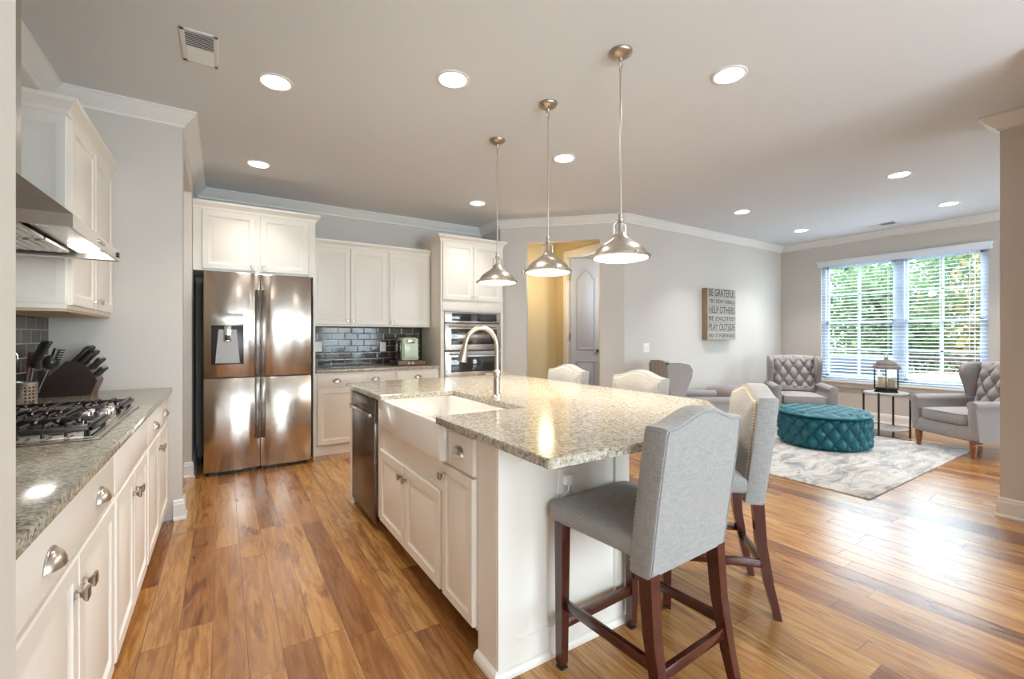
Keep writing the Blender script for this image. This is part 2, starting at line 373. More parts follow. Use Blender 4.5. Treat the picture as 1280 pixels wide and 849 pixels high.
for a, b in ((.15, 2.05), (2.45, 4.15), (5.45, 7.35)): m.box(a, b, -3.22, -3.1, 2.4, ZC).box(a, b, -3.22, -3.1, 0, .3)
struct('wall_behind', m, 'wall', smooth=False)
for i, (x, wd) in enumerate(((2.45, 1.7), (5.45, 1.9), (.15, 1.9))):
    m = MB()
    for a, b in ((0, .06), (wd/2-.03, wd/2+.03), (wd-.06, wd)): m.box(x+a, x+b, -3.2, -3.14, .3, 2.4)
    m.box(x, x+wd, -3.2, -3.14, .3, .36).box(x, x+wd, -3.2, -3.14, 2.34, 2.4).box(x, x+wd, -3.19, -3.15, 1.3, 1.34)
    wn = struct('window_%d' % (i+2), m, 'vinyl'); g = MB().box(x+.06, x+wd-.06, -3.175, -3.17, .36, 2.34).build('pane', 'glass', wn)
# crown moulding
crown = [(0, ZC), (.085, ZC), (.088, ZC-.012), (.078, ZC-.018), (.070, ZC-.03), (.045, ZC-.055), (.022, ZC-.075), (.014, ZC-.082), (.014, ZC-.095), (0, ZC-.10)]
loop = [(-.25, -3.1), (4.535, -3.1), (4.535, .33), (3.65, .33), (3.65, .45), (4.535, .45), (4.535, .795), (4.66, .795), (4.66, -3.1), (8.0, -3.1), (8.0, 3.97), (4.22, 3.97), (3.09, 5.10), (3.09, 5.62), (-.235, 5.62), (-.235, 3.81), (-.90, 3.81), (-.90, .93), (-.25, .93)]
struct('trim_1', MB().sweep(loop, crown, True), 'trim', ang=25)
base = [(0, 0), (.024, 0), (.024, .012), (.018, .02), (.015, .02), (.015, .105), (.011, .112), (.011, .125), (.004, .135), (0, .135)]
bb = {'right': [(4.535, -3.1), (4.535, .33), (3.65, .33), (3.65, .45), (4.535, .45), (4.535, .795), (4.66, .795), (4.66, -3.1), (8.0, -3.1), (8.0, 3.97), (4.22, 3.97), dg(o2)], 'diagonal': [dg(o1), (3.09, 5.10), (3.09, 5.12)],
      'return': [(-.235, 3.93), (-.235, 3.81), (-.285, 3.81)], 'alcove': [(-.235, 5.61), (-.235, 4.9), (-.6, 4.9)], 'near_left': [(-.25, .93), (-.25, -3.1)]}
for k, pth in bb.items(): struct('baseboard_'+k, MB().sweep(pth, base), 'trim', ang=25)
# passage door: cased doorway and a narrow arched two-panel door standing ajar
m = MB(); jf = [(0, 0), (.016, 0)]
for y0, y1 in ((4.53, 4.62), (5.30, 5.39)): m.box(4.398, 4.42, y0, y1, 0, 2.46, .004)
m.box(4.396, 4.42, 4.53, 5.39, 2.46, 2.55, .004); m.box(4.42, 4.54, 4.62, 4.635, 0, 2.46).box(4.42, 4.54, 5.285, 5.30, 0, 2.46).box(4.42, 4.54, 4.62, 5.30, 2.445, 2.46)
struct('trim_2', m, 'trim')
D0 = Vector((4.45, 5.275)); DU = Vector((.36, -.25)).normalized(); DN = Vector((-DU.y, DU.x)); DN = -DN if DN.y > 0 else DN
dw = .455
def dpt(a, z, o): v = D0+DU*a+DN*o; return (v.x, v.y, z)
m = MB(); pr = [(0, -.02), (0, .02), (dw, .02), (dw, -.02)]
m.loft([[dpt(a, .01, o) for a, o in pr], [dpt(a, 2.43, o) for a, o in pr]])
dr = struct('door_1', m, 'door_blue')
def arch(ins, o, z0, z1, rise):
    pts = [dpt(.09+ins, z0+ins, o), dpt(dw-.09-ins, z0+ins, o)]
    n = 8
    for k in range(n+1):
        u = k/n; a = dw-.09-ins-(dw-.18-2*ins)*u; pts.append(dpt(a, z1-ins+rise*(math.sin(PI*u)**1.6), o))
    return pts
for z0, z1, rise in ((1.05, 2.12, .13), (.2, .88, 0.)):
    MB().loft([arch(0, .02, z0, z1, rise), arch(.008, .034, z0, z1, rise), arch(.016, .022, z0, z1, rise), arch(.035, .024, z0, z1, rise), arch(.05, .030, z0, z1, rise)]).build('raised_panel', 'door_blue', dr)
m = MB(); k0 = Vector(dpt(dw-.05, 1.03, .02)); k1 = Vector(dpt(dw-.05, 1.03, .06))
m.tube([k0, k0.lerp(k1, .5), k0.lerp(k1, .6), k0.lerp(k1, .9), k1], [.012, .012, .026, .026, .012], 14); m.build('door_handle', 'black_metal', dr)
for z in (.35, 1.25, 2.15):
    h = Vector(dpt(-.012, z, .024)); MB().cyl(h-Vector((0, 0, .05)), h+Vector((0, 0, .05)), .014, 10).build('hinge', 'bronze_nickel', dr)

# ------------------------------------------------------------------ living room window, sill and blind
m = MB()
for y0, y1 in ((WY0, WY0+.05), (2.385-.05, 2.385+.05), (WY1-.05, WY1)): m.box(8.04, 8.11, y0, y1, WZ0, WZ1)
m.box(8.04, 8.11, WY0, WY1, WZ1-.05, WZ1).box(8.04, 8.11, WY0, WY1, WZ0, WZ0+.05)
wn = struct('window_1', m, 'vinyl')
for y0, y1 in ((WY0+.05, 2.335), (2.435, WY1-.05)):
    for z0, z1, xo in ((WZ0+.05, 1.48, 8.05), (1.44, WZ1-.05, 8.075)):
        m = MB(); f = .035
        m.box(xo, xo+.025, y0, y0+f, z0, z1).box(xo, xo+.025, y1-f, y1, z0, z1).box(xo, xo+.025, y0, y1, z0, z0+f).box(xo, xo+.025, y0, y1, z1-f, z1)
        ym, zm = (y0+y1)/2, (z0+z1)/2
        m.box(xo+.004, xo+.02, ym-.011, ym+.011, z0, z1).box(xo+.004, xo+.02, y0, y1, zm-.011, zm+.011)
        s_ = m.build('sash', 'vinyl', wn); MB().box(xo+.011, xo+.014, y0+f, y1-f, z0+f, z1-f).build('pane', 'glass', s_)
struct('trim_3', MB().box(7.93, 8.04, WY0-.07, WY1+.07, .542, .57, .006).box(7.975, 8.0, WY0-.04, WY1+.04, .475, .542, .004), 'trim')
bl = thing('window_blind', 'wide white horizontal slat blind covering the twin window', 'window blind', (7.99, 2.43, .57))
m = MB(); nsl = 36
for i in range(nsl):
    z = .625+i*(2.34-.625)/(nsl-1); t_ = .0025
    m.loft([[(8.0-.024, y, z-t_-.001), (8.024, y, z+t_-.001), (8.024, y, z+t_+.0015), (8.0, y, z+.0045), (8.0-.024, y, z-t_+.0015)] for y in (WY0+.01, WY1-.01)])
m.build('slats', 'blind', bl)
MB().box(7.955, 7.998, WY0-.035, WY1+.035, 2.335, 2.42, .006).box(7.945, 7.999, WY0-.045, WY1+.045, 2.405, 2.428, .004).build('valance', 'blind', bl)
MB().box(7.978, 8.022, WY0+.01, WY1-.01, .578, .598, .004).build('bottom_rail', 'blind', bl)
m = MB()
for y in (WY0+.12, 1.95, 2.3, 2.5, 2.87, WY1-.12):
    for x in (7.98, 8.02): m.cyl((x, y, .59), (x, y, 2.36), .0016, 5)
m.build('ladder_cords', 'blind', bl)
for y in (WY0+.16, 2.27): MB().tube([(7.955, y, 2.34), (7.953, y, 1.4), (7.955, y, 1.05)], .0035, 6).build('tilt_wand', 'blind', bl)

# ------------------------------------------------------------------ cabinet hardware
def knob(parent, p, N, mat='bronze_nickel'):
    """small square flared knob"""
    p, N = Vector(p), Vector(N).normalized(); U = Vector((0, 0, 1)).cross(N).normalized(); Z = Vector((0, 0, 1)); m = MB(); rs = []
    for d, h in ((0, .009), (.003, .007), (.010, .0045), (.016, .008), (.022, .0145), (.027, .015), (.029, .011)):
        rs.append([tuple(p+N*d+U*a*h+Z*b*h) for a, b in ((-1, -1), (1, -1), (1, 1), (-1, 1))])
    m.loft(rs); return m.build('knob', mat, parent)
def cup(parent, p, N, w=.088, h=.036, d=.026, mat='nickel'):
    """half-round cup pull, open below"""
    p, N = Vector(p), Vector(N).normalized(); U = Vector((0, 0, 1)).cross(N).normalized(); Z = Vector((0, 0, 1)); m = MB(); rs = []
    na, nb = 16, 7
    def pt(a, b, k): return tuple(p+U*(w/2*k*math.cos(a))+Z*(h*k*math.sin(a)*math.cos(b)-.010)+N*(.001+d*k*math.sin(a)*math.sin(b)))
    for j in range(nb+1): rs.append([pt(PI*i/na, PI/2*j/nb, 1) for i in range(na+1)])
    for j in range(nb, -1, -1): rs.append([pt(PI*i/na, PI/2*j/nb, .93) for i in range(na+1)])
    m.loft(rs, closed=False)
    m.tube([tuple(p+U*(w/2*math.cos(PI*i/na))*1.05+Z*(h*1.06*math.sin(PI*i/na)-.010)+N*.002) for i in range(na+1)], .0028, 6)
    return m.build('cup_pull', mat, parent)
CR = [(0, 0), (.006, 0), (.010, .010), (.012, .022), (.030, .045), (.042, .055), (.045, .072), (0, .072)]
def cabinet_crown(parent, path, z): MB().sweep(path, [(o, z+h) for o, h in CR]).build('crown_moulding', 'cabinet', parent, ang=25)

# ------------------------------------------------------------------ left run of base cabinets (faces +x at X=-.33)
XF = -.33; N1 = (1, 0, 0); U1 = (0, 1, 0)
specs = [('drawers', 1.11, 2.03, 'white base cabinet nearest the camera in the left run, beneath two cup pulls'),
         ('false', 2.04, 2.82, 'white base cabinet beneath the gas cooktop with a plain drawer front'),
         ('drawers', 2.83, 3.78, 'white base cabinet at the far end of the left counter, beside the wall corner')]
for kind, y0, y1, lab in specs:
    t = thing('base_cabinet', lab, 'cabinet', ((XF-.88)/2, (y0+y1)/2, 0), group='left base cabinets')
    MB().box(-.895, XF, y0-.004, y1+.004, .10, .868).build('body', 'cabinet', t, smooth=False)
    MB().box(-.895, XF-.07, y0-.004, y1+.004, 0, .10).build('toe_kick', 'cabinet', t, smooth=False)
    if y0 < 1.2: MB().box(-.895, -.33, .935, y0-.006, 0, .868).build('filler_panel', 'cabinet', t, smooth=False)
    g = .012; ym = (y0+y1)/2
    dr_ = MB().slabface((XF, y0+g, .70), U1, N1, y1-y0-2*g, .145).build('drawer', 'cabinet', t)
    if kind == 'drawers':
        for q in (.25, .75): cup(dr_, (XF+.019, y0+(y1-y0)*q, .765), N1)
    for a, b, ky in ((y0+g, ym-.004, ym-.04), (ym+.004, y1-g, ym+.04)):
        d_ = MB().door((XF, a, .112), U1, N1, b-a, .575).build('door', 'cabinet', t); knob(d_, (XF+.019, ky, .60), N1)
tag(MB().box(-.898, -.29, .935, 3.806, .870, .902, .004).build('countertop', 'granite'), 'speckled beige granite countertop carrying the gas cooktop', 'countertop')
tag(MB().box(-.8995, -.890, .935, 3.806, .903, 1.372).build('tile_backsplash', 'tile_side', smooth=False), 'dark brown glazed tile backsplash on the left wall behind the utensils', 'backsplash')

# ------------------------------------------------------------------ left wall cabinet
def wall_cab(lab, O, U, N, w, dep, z0, z1, doors, knob_low=True, group=None, crown_path=None, name='wall_cabinet', gaps=None, kn=None):
    """O = front left bottom corner seen from the room, U = to the right, N = to the room"""
    O, U, N = Vector(O), Vector(U), Vector(N); c = O+U*w/2-N*dep/2
    t = thing(name, lab, 'cabinet', (c.x, c.y, z0), group=group)
    p = [O, O+U*w, O+U*w-N*dep, O-N*dep]
    m = MB(); m.prism([(q.x, q.y) for q in p], z0, z1); m.build('body', 'cabinet', t, smooth=False)
    for a, b, side in doors:
        q = O+U*a; d_ = MB().door((q.x, q.y, z0+.018), U, N, b-a, z1-z0-.036).build('door', 'cabinet', t)
        kx = (a+.028) if side == 'l' else (b-.028); q = O+U*kx+N*.019; knob(d_, (q.x, q.y, z0+.06), N, 'nickel')
    if crown_path: cabinet_crown(t, crown_path, z1-.006)
    return t
t = wall_cab('white two-door wall cabinet on the left wall beside the range hood', (-.61, 3.80, 0), (0, -1, 0), (1, 0, 0), .94, .289, 1.375, 2.275,
         [(.015, .462, 'r'), (.478, .925, 'l')], crown_path=[(-.61, 3.80), (-.61, 2.86), (-.895, 2.86)])
# ^ doors face +x; side panel trim seen from the cooktop
MB().panel((-.893, 2.86, 1.40), (1, 0, 0), (0, -1, 0), .28, .85, [(0, 0), (0, .004), (.03, .004), (.034, .0015), (.10, .0015)]).build('side_panel', 'cabinet', t)
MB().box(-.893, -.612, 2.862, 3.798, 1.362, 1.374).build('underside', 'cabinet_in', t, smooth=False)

# ------------------------------------------------------------------ range hood
hx, hy0, hy1, hz = -.40, 1.95, 2.74, 1.592
t = thing('range_hood', 'stainless steel pyramid range hood over the cooktop', 'range hood', (-.65, 2.35, hz))
m = MB(); lip = .042
def rq(x0, x1, y0, y1, z): return [(x0, y0, z), (x1, y0, z), (x1, y1, z), (x0, y1, z)]
m.loft([rq(-.898, hx-.012, hy0+.012, hy1-.012, hz+.004), rq(-.898, hx, hy0, hy1, hz), rq(-.898, hx, hy0, hy1, hz+lip), rq(-.898, -.66, 2.20, 2.50, hz+.27)], cap0=False)
m.loft([rq(-.898, hx-.014, hy0+.014, hy1-.014, hz+.004), rq(-.898, hx-.014, hy0+.014, hy1-.014, hz+.035)], cap0=False)
m.build('canopy', 'steel_h', t, smooth=False)
MB().box(-.898, -.66, 2.20, 2.50, hz+.268, ZC-.105).build('chimney', 'steel_h', t, smooth=False)
for y0, y1 in ((2.03, 2.34), (2.36, 2.67)):
    m = MB().box(-.86, -.56, y0, y1, hz+.016, hz+.026)
    for k in range(9): m.box(-.85+k*.032, -.835+k*.032, y0+.02, y1-.02, hz+.012, hz+.017)
    m.build('grease_filter', 'steel_h', t)
for y in (2.58,): MB().box(-.53, -.455, y-.08, y+.08, hz+.018, hz+.03, .003).build('light_panel', 'lamp_hood', t)
MB().cyl((hx, 2.66, hz+.02), (hx+.006, 2.66, hz+.02), .012, 16).build('badge', 'black_metal', t)
m = MB()
for k in range(4): m.cyl((hx, 2.30+k*.03, hz+.02), (hx+.004, 2.30+k*.03, hz+.02), .007, 12)
m.build('control_buttons', 'nickel', t)
light('hood_light', 'AREA', (-.5, 2.58, hz+.01), .4, (1, .98, .93), (0, 0, 0), .1)

# ------------------------------------------------------------------ gas cooktop
cx0, cx1, cy0, cy1 = -.85, -.345, 2.0, 2.86; cz = .902
t = thing('gas_cooktop', 'stainless gas cooktop with black cast iron grates set in the left counter', 'cooktop', (-.6, 2.43, cz))
MB().box(cx0, cx1, cy0, cy1, cz, cz+.008, .004).box(cx0+.02, cx1-.02, cy0+.02, cy1-.02, cz+.006, cz+.012, .003).build('steel_tray', 'steel_h', t)
for gy0, gy1 in ((2.02, 2.28), (2.285, 2.545), (2.55, 2.83)):
    m = MB(); z = cz+.045
    last = gy1 > 2.8
    ax0, ax1 = cx0+.02, (cx1-.02 if not last else cx1-.02)
    if gy0 > 2.28 and not last: ax1 = cx1-.14
    for x in (ax0, ax1-.014): m.box(x, x+.014, gy0, gy1, z-.016, z, .003)
    for y in (gy0, gy1-.014): m.box(ax0, ax1, y, y+.014, z-.016, z, .003)
    n = 8
    for k in range(0, n+1):
        x = ax0+.012+(ax1-ax0-.024)*k/n; zt = z+.006
        for ya, yb in (((gy0+.004, gy0+.105), (gy1-.004, gy1-.105)) if k % 4 else ((gy0+.004, gy1-.004),)):
            d_ = .012 if yb > ya else -.012; m.tube([(x, ya, cz+.016), (x, ya, z-.006), (x, ya+d_, zt), (x, yb-d_, zt), (x, yb, z-.004)], .0052, 6)
    for x in (ax0+.01, ax1-.024):
        for y in (gy0+.003, gy1-.017): m.box(x, x+.014, y, y+.014, cz+.01, z-.01)
    m.build('grate', 'iron', t)
for x, y, r in ((-.72, 2.15, .045), (-.47, 2.15, .035), (-.66, 2.415, .055), (-.72, 2.69, .035), (-.47, 2.69, .045)):
    MB().lathe([(r, cz+.01), (r, cz+.02), (r*.8, cz+.024), (r*.8, cz+.03), (0, cz+.031)], (x, y, 0), 20).build('burner', 'iron', t)
for k, (x, y) in enumerate(((-.40, 2.33), (-.40, 2.40), (-.40, 2.47), (-.455, 2.365), (-.455, 2.435))):
    MB().lathe([(.027, cz+.010), (.027, cz+.014), (.023, cz+.016), (.021, cz+.050), (.018, cz+.054), (0, cz+.054)], (x, y, 0), 20).build('knob', 'chrome', t)

# knife block
kb = thing('knife_block', 'dark wooden knife block full of knives in the counter corner', 'knife block', (-.76, 3.62, cz))
y0, y1 = 3.55, 3.72
prof = [(-.86, 0), (-.655, 0), (-.625, .085), (-.665, .165), (-.72, .205), (-.76, .20), (-.865, .075)]
MB().loft([[(x, y0, cz+z) for x, z in prof], [(x, y1, cz+z) for x, z in prof]]).build('block', 'block_wood', kb, smooth=False)
MB().loft([[(-.6245, y0+.002, cz+.085), (-.654, y0+.002, cz+.001), (-.652, y0+.002, cz+.001), (-.6225, y0+.002, cz+.085)], [(-.6245, y1-.002, cz+.085), (-.654, y1-.002, cz+.001), (-.652, y1-.002, cz+.001), (-.6225, y1-.002, cz+.085)]]).build('front_face', 'block_front', kb, smooth=False)
kd = Vector((.62, 0, .78)).normalized()
slots = [(-.740, .198), (-.708, .188), (-.668, .158), (-.645, .118)]
for i, (x, z) in enumerate(slots):
    for j in range(4):
        y = y0+.024+j*.040; p0 = Vector((x, y, cz+z-.01)); Lk = .125-.02*i
        o_ = MB().tube([p0, p0+kd*.012, p0+kd*Lk*.5, p0+kd*Lk*.9, p0+kd*Lk], [.010, .0125, .011, .014, .008], 8); o_ = o_.build('knife_handle', 'black_plastic', kb)
        m = MB()
        m.tube([p0+kd*Lk*.93-Vector((0, .0145, 0)), p0+kd*Lk*.93+Vector((0, .0145, 0))], .0075, 8)
        m.build('end_cap', 'chrome', o_)
# utensil holder
t = thing('utensil_holder', 'perforated stainless utensil holder beside the knife block', 'utensil holder', (-.80, 3.02, cz))
cxu, cyu = -.80, 3.02
m = MB()
m.lathe([(.056, 0), (.058, .004), (.058, .125), (.060, .130), (.055, .130), (.054, .006), (0, .006)], (cxu, cyu, cz), 36)
m.build('cup', 'steel_h', t)
m = MB()
for k in range(24):
    for j in range(6):
        a = 2*PI*k/24
        if k % 4 == 3: continue
        c_ = Vector((cxu+.0583*math.cos(a), cyu+.0583*math.sin(a), cz+.025+j*.016)); n_ = Vector((math.cos(a), math.sin(a), 0)); m.tube([c_, c_+n_*.0008], .0045, 6)
m.build('perforations', 'dark_gap', t)
def utensil(nm, lab, dx, dy, lean, head, mat):
    u = thing(nm, lab, 'kitchen utensil', (cxu+dx, cyu+dy, cz+.008), group='utensils in the holder'); b = Vector((cxu+dx, cyu+dy, cz+.008)); d = Vector((lean[0], lean[1], 1)).normalized()
    MB().tube([b, b+d*.12, b+d*.19], [.006, .005, .006], 8).build('handle', mat, u); e = b+d*.19; s_ = Vector((.5, -.86, 0)); m = MB()
    if head == 'slot':
        for k in range(5):
            o_ = s_*(k-2)*.021; m.tube([e+o_*.6, e+d*.03+o_, e+d*.12+o_+Vector((.03, 0, 0))], [.005, .007, .008], 6)
        m.tube([e-s_*.048+d*.12+Vector((.03, 0, 0)), e+s_*.048+d*.12+Vector((.03, 0, 0))], .008, 6)
        m.tube([e-s_*.03+d*.02, e+s_*.03+d*.02], .006, 6)
    elif head == 'fork':
        m.sphere(e+d*.03, .03, 1.2)
        for k in range(7):
            a = e+d*(.02+.012*k)+s_*.02; m.tube([a, a+s_*.012+Vector((.02, 0, .0))], .003, 5)
        m.tube([e, e+d*.1], [.01, .014], 8)
    elif head == 'spoon': m.loft([[tuple(e+d*q[0]+s_*q[1]*math.cos(2*PI*k/12)*1.+Vector((.008, .004, 0))*math.sin(2*PI*k/12)) for k in range(12)] for q in ((0, .005), (.02, .02), (.045, .027), (.07, .022), (.085, .005))])
    else:
        for k in range(5):
            a0 = PI*k/5; ax = Vector((math.cos(a0), math.sin(a0), 0))
            m.tube([e+ax*(.026*math.sin(PI*q/10))+d*(.1*q/10) for q in range(11)], .0015, 5)
            m.tube([e-ax*(.026*math.sin(PI*q/10))+d*(.1*q/10) for q in range(11)], .0015, 5)
    m.build('head', mat, u)
utensil('slotted_turner', 'black slotted turner standing in the utensil holder', .02, -.01, (.12, .05), 'slot', 'black_plastic')
utensil('pasta_fork', 'black toothed pasta server standing in the utensil holder', .03, .02, (.30, .12), 'fork', 'black_plastic')
utensil('wooden_spoon', 'brown wooden spoon standing in the utensil holder', .0, .032, (.02, .34), 'spoon', 'block_front')
utensil('whisk', 'steel wire whisk standing in the utensil holder', -.01, -.02, (-.05, -.1), 'whisk', 'chrome')

# ------------------------------------------------------------------ refrigerator
fx0, fx1, fy = -.145, .730, 4.80; fm = (fx0+fx1)/2
t = thing('refrigerator', 'four-door stainless refrigerator with a water dispenser on its upper left door', 'refrigerator', (fm, 5.2, 0))
MB().box(fx0+.005, fx1-.005, 4.885, 5.55, .03, 1.81, .004).build('case', 'fridge_side', t)
MB().box(fx0+.03, fx1-.03, 4.92, 5.5, 0, .05).build('plinth', 'black_plastic', t)
def fdoor(x0, x1, z0, z1, inner, name='door', hole=None):
    """curved-front door; inner = +1 if the handle pocket is on the right edge"""
    m = MB(); nx = 14; rings = []
    def prof(z):
        pts = []
        for k in range(nx+1):
            u = k/nx; x = x0+(x1-x0)*u; bulge = .016*(1-(2*u-1)**2)
            e = (1-u) if inner > 0 else u; y = fy-bulge+.012
            if e < .10: y = fy+.010+.004*(e/.1)
            pts.append((x, y, z))
        return pts+[(x1, 4.88, z), (x0, 4.88, z)]
    zs = [z0, z0+.006, z1-.006, z1]
    rings = [prof(z) for z in zs]
    rings[0] = [(x, y+.005 if y < 4.87 else y, z) for x, y, z in rings[0]]; rings[-1] = [(x, y+.005 if y < 4.87 else y, z) for x, y, z in rings[-1]]
    m.loft(rings); return m.build(name, 'steel', t, ang=50)
dl = fdoor(fx0, fm-.003, .880, 1.83, 1); drr = fdoor(fm+.003, fx1, .880, 1.83, -1)
bl_ = fdoor(fx0, fm-.003, .035, .868, 1); br_ = fdoor(fm+.003, fx1, .035, .868, -1)
for d_, xa, xb, z0, z1 in ((dl, fm-.042, fm-.006, .885, 1.68), (drr, fm+.006, fm+.042, .885, 1.68), (bl_, fm-.042, fm-.006, .30, .862), (br_, fm+.006, fm+.042, .30, .862)):
    MB().box(xa, xb, fy-.004, fy+.03, z0, z1, .003).build('handle_recess', 'steel_dark', d_)
# dispenser
dx0, dx1 = -.09, .158
m = MB().box(dx0, dx1, fy-.010, fy+.02, 1.345, 1.455, .004); m.build('dispenser_panel', 'steel_h', dl)
MB().box(dx0, dx1, fy-.006, fy+.02, .995, 1.345, .003).build('dispenser_recess', 'black_plastic', dl)
MB().loft([[(dx0+.055, fy-.008, 1.31), (dx1-.055, fy-.008, 1.31), (dx1-.055, fy, 1.31), (dx0+.055, fy, 1.31)], [(dx0+.03, fy-.010, 1.005), (dx1-.03, fy-.010, 1.005), (dx1-.03, fy, 1.005), (dx0+.03, fy, 1.005)]]).build('dispenser_back', 'steel_matte', dl)
MB().box(.005, .063, fy-.032, fy-.008, 1.20, 1.34, .008).build('dispenser_spout', 'chrome', dl)
MB().box(.012, .056, fy-.034, fy-.030, 1.215, 1.26, .002).build('dispenser_lever', 'black_plastic', dl)
MB().box(dx0+.01, dx1-.01, fy-.024, fy-.004, .998, 1.008, .002).build('drip_tray', 'black_plastic', dl)

# ------------------------------------------------------------------ cabinets on the back wall
NB = (0, -1, 0); UB = (1, 0, 0)
t = wall_cab('deep white two-door cabinet above the refrigerator', (-.232, 5.0, 0), UB, NB, 1.032, .60, 1.855, 2.425,
         [(.07, .495, 'r'), (.535, .965, 'l')], crown_path=[(-.232, 5.0), (.80, 5.0), (.80, 5.6)][::-1])
MB().box(.78, .80, 5.0, 5.6, 0, 1.854).build('side_panel', 'cabinet', t, smooth=False)
wall_cab('white two-door wall cabinet next to the refrigerator surround', (.802, 5.28, 0), UB, NB, .838, .325, 1.362, 2.25,
         [(.012, .405, 'r'), (.412, .822, 'l')], crown_path=[(.802, 5.28), (1.64, 5.28)][::-1])
wall_cab('white single-door wall cabinet above the coffee maker', (1.642, 5.28, 0), UB, NB, .532, .325, 1.362, 2.25,
         [(.018, .515, 'l')], crown_path=[(1.642, 5.28), (2.174, 5.28)][::-1])
for x0, x1, lab, qs in ((.802, 1.645, 'white base cabinet beside the refrigerator with two cup pulls', (.25, .73)), (1.647, 2.176, 'white base cabinet under the coffee maker with one cup pull', (.5,))):
    t = thing('base_cabinet', lab, 'cabinet', ((x0+x1)/2, 5.3, 0), group='back wall base cabinets')
    MB().box(x0, x1, 5.02, 5.61, .10, .866).build('body', 'cabinet', t, smooth=False); MB().box(x0, x1, 5.035, 5.61, 0, .10).build('toe_kick', 'cabinet', t, smooth=False)
    dd = MB().slabface((x0+.015, 5.02, .71), UB, NB, x1-x0-.03, .135).build('drawer', 'cabinet', t)
    for q in qs: cup(dd, (x0+(x1-x0)*q, 5.001, .775), NB)
    n = len(qs); xm = (x0+x1)/2
    for a, b, kx in (((x0+.015, xm-.003, xm-.035), (xm+.003, x1-.015, xm+.035)) if n == 2 else ((x0+.015, x1-.015, x0+.05),)):
        d_ = MB().door((a, 5.02, .112), UB, NB, b-a, .585).build('door', 'cabinet', t); knob(d_, (kx, 5.001, .62), NB)
tag(MB().box(.802, 2.178, 4.975, 5.615, .868, .90, .004).build('countertop', 'granite'), 'short granite countertop on the back wall under the dark tile', 'countertop')
tag(MB().box(.802, 2.178, 5.605, 5.6195, .901, 1.361).build('tile_backsplash', 'tile', smooth=False), 'dark brown glazed tile backsplash behind the coffee maker', 'backsplash')
def outlet(name, lab, cat, c, U, N, w, h, kind='outlet', group=None):
    c, U, N = Vector(c), Vector(U).normalized(), Vector(N).normalized(); t = thing(name, lab, cat, tuple(c), group=group)
    O = c-U*w/2-Vector((0, 0, h/2)); MB().panel(O, U, N, w, h, [(0, 0), (0, .003), (.004, .006), (.01, .006)]).build('cover_plate', 'white_plastic', t)
    if kind == 'switch':
        for q in (-.25, .25):
            O = c+U*(w*q-.011)-Vector((0, 0, .032))+N*.006; MB().panel(O, U, N, .022, .064, [(0, 0), (0, .004), (.003, .006), (.005, .006)]).build('rocker', 'white_plastic', t)
    else:
        for q in (-.021, .021):
            O = c+U*-.014+Vector((0, 0, q-.014))+N*.006; MB().panel(O, U, N, .028, .028, [(0, 0), (.002, .002), (.004, .002)]).build('socket', 'white_plastic', t)
    return t
outlet('wall_outlet', 'white outlet in the dark tile next to the refrigerator', 'outlet', (.93, 5.605, 1.13), UB, NB, .075, .118)
outlet('wall_outlet', 'white outlet in the dark tile beside the coffee maker', 'outlet', (1.68, 5.605, 1.12), UB, NB, .075, .118)
outlet('light_switch', 'white double light switch on the pale wall near the passage corner', 'light switch', (4.62, 3.97, 1.10), UB, NB, .118, .118, 'switch')

# coffee maker on a pod drawer
t = thing('pod_drawer', 'low black coffee pod drawer under the coffee maker', 'drawer', (1.89, 5.25, .9005))
MB().box(1.71, 2.07, 5.12, 5.42, .9005, .965, .006).build('body', 'black_plastic', t)
MB().box(1.72, 2.06, 5.112, 5.122, .908, .957, .003).build('drawer_front', 'block_front', t)
m = MB()
for x in (1.84, 1.89): m.cyl((x, 5.111, .932), (x, 5.105, .932), .014, 12)
m.build('pods', 'paper_white', t)
t = thing('coffee_maker', 'pale mint single-serve coffee maker on the black pod drawer', 'coffee maker', (1.88, 5.28, .966))
m = MB(); rings = []
for z, w_, d_ in ((.966, .20, .24), (.975, .21, .25), (1.10, .205, .25), (1.20, .20, .25), (1.225, .185, .23), (1.235, .15, .19)):
    rings.append([(1.88+x, 5.28+y, z) for x, y in rrect(w_, d_, .03, 5)])
m.loft(rings); m.build('housing', 'mint_plastic', t)
MB().box(1.795, 1.965, 5.135, 5.16, 1.0, 1.165, .004).build('front_panel', 'mint_plastic', t)
MB().box(1.83, 1.93, 5.125, 5.16, 1.17, 1.215, .008).build('brew_head', 'nickel', t)
MB().tube([(1.81, 5.15, 1.235), (1.83, 5.13, 1.262), (1.88, 5.125, 1.27), (1.93, 5.13, 1.262), (1.95, 5.15, 1.235)], .008, 8).build('handle', 'black_plastic', t)
MB().box(1.762, 1.782, 5.20, 5.36, .98, 1.20, .006).build('water_tank', 'black_glass', t)

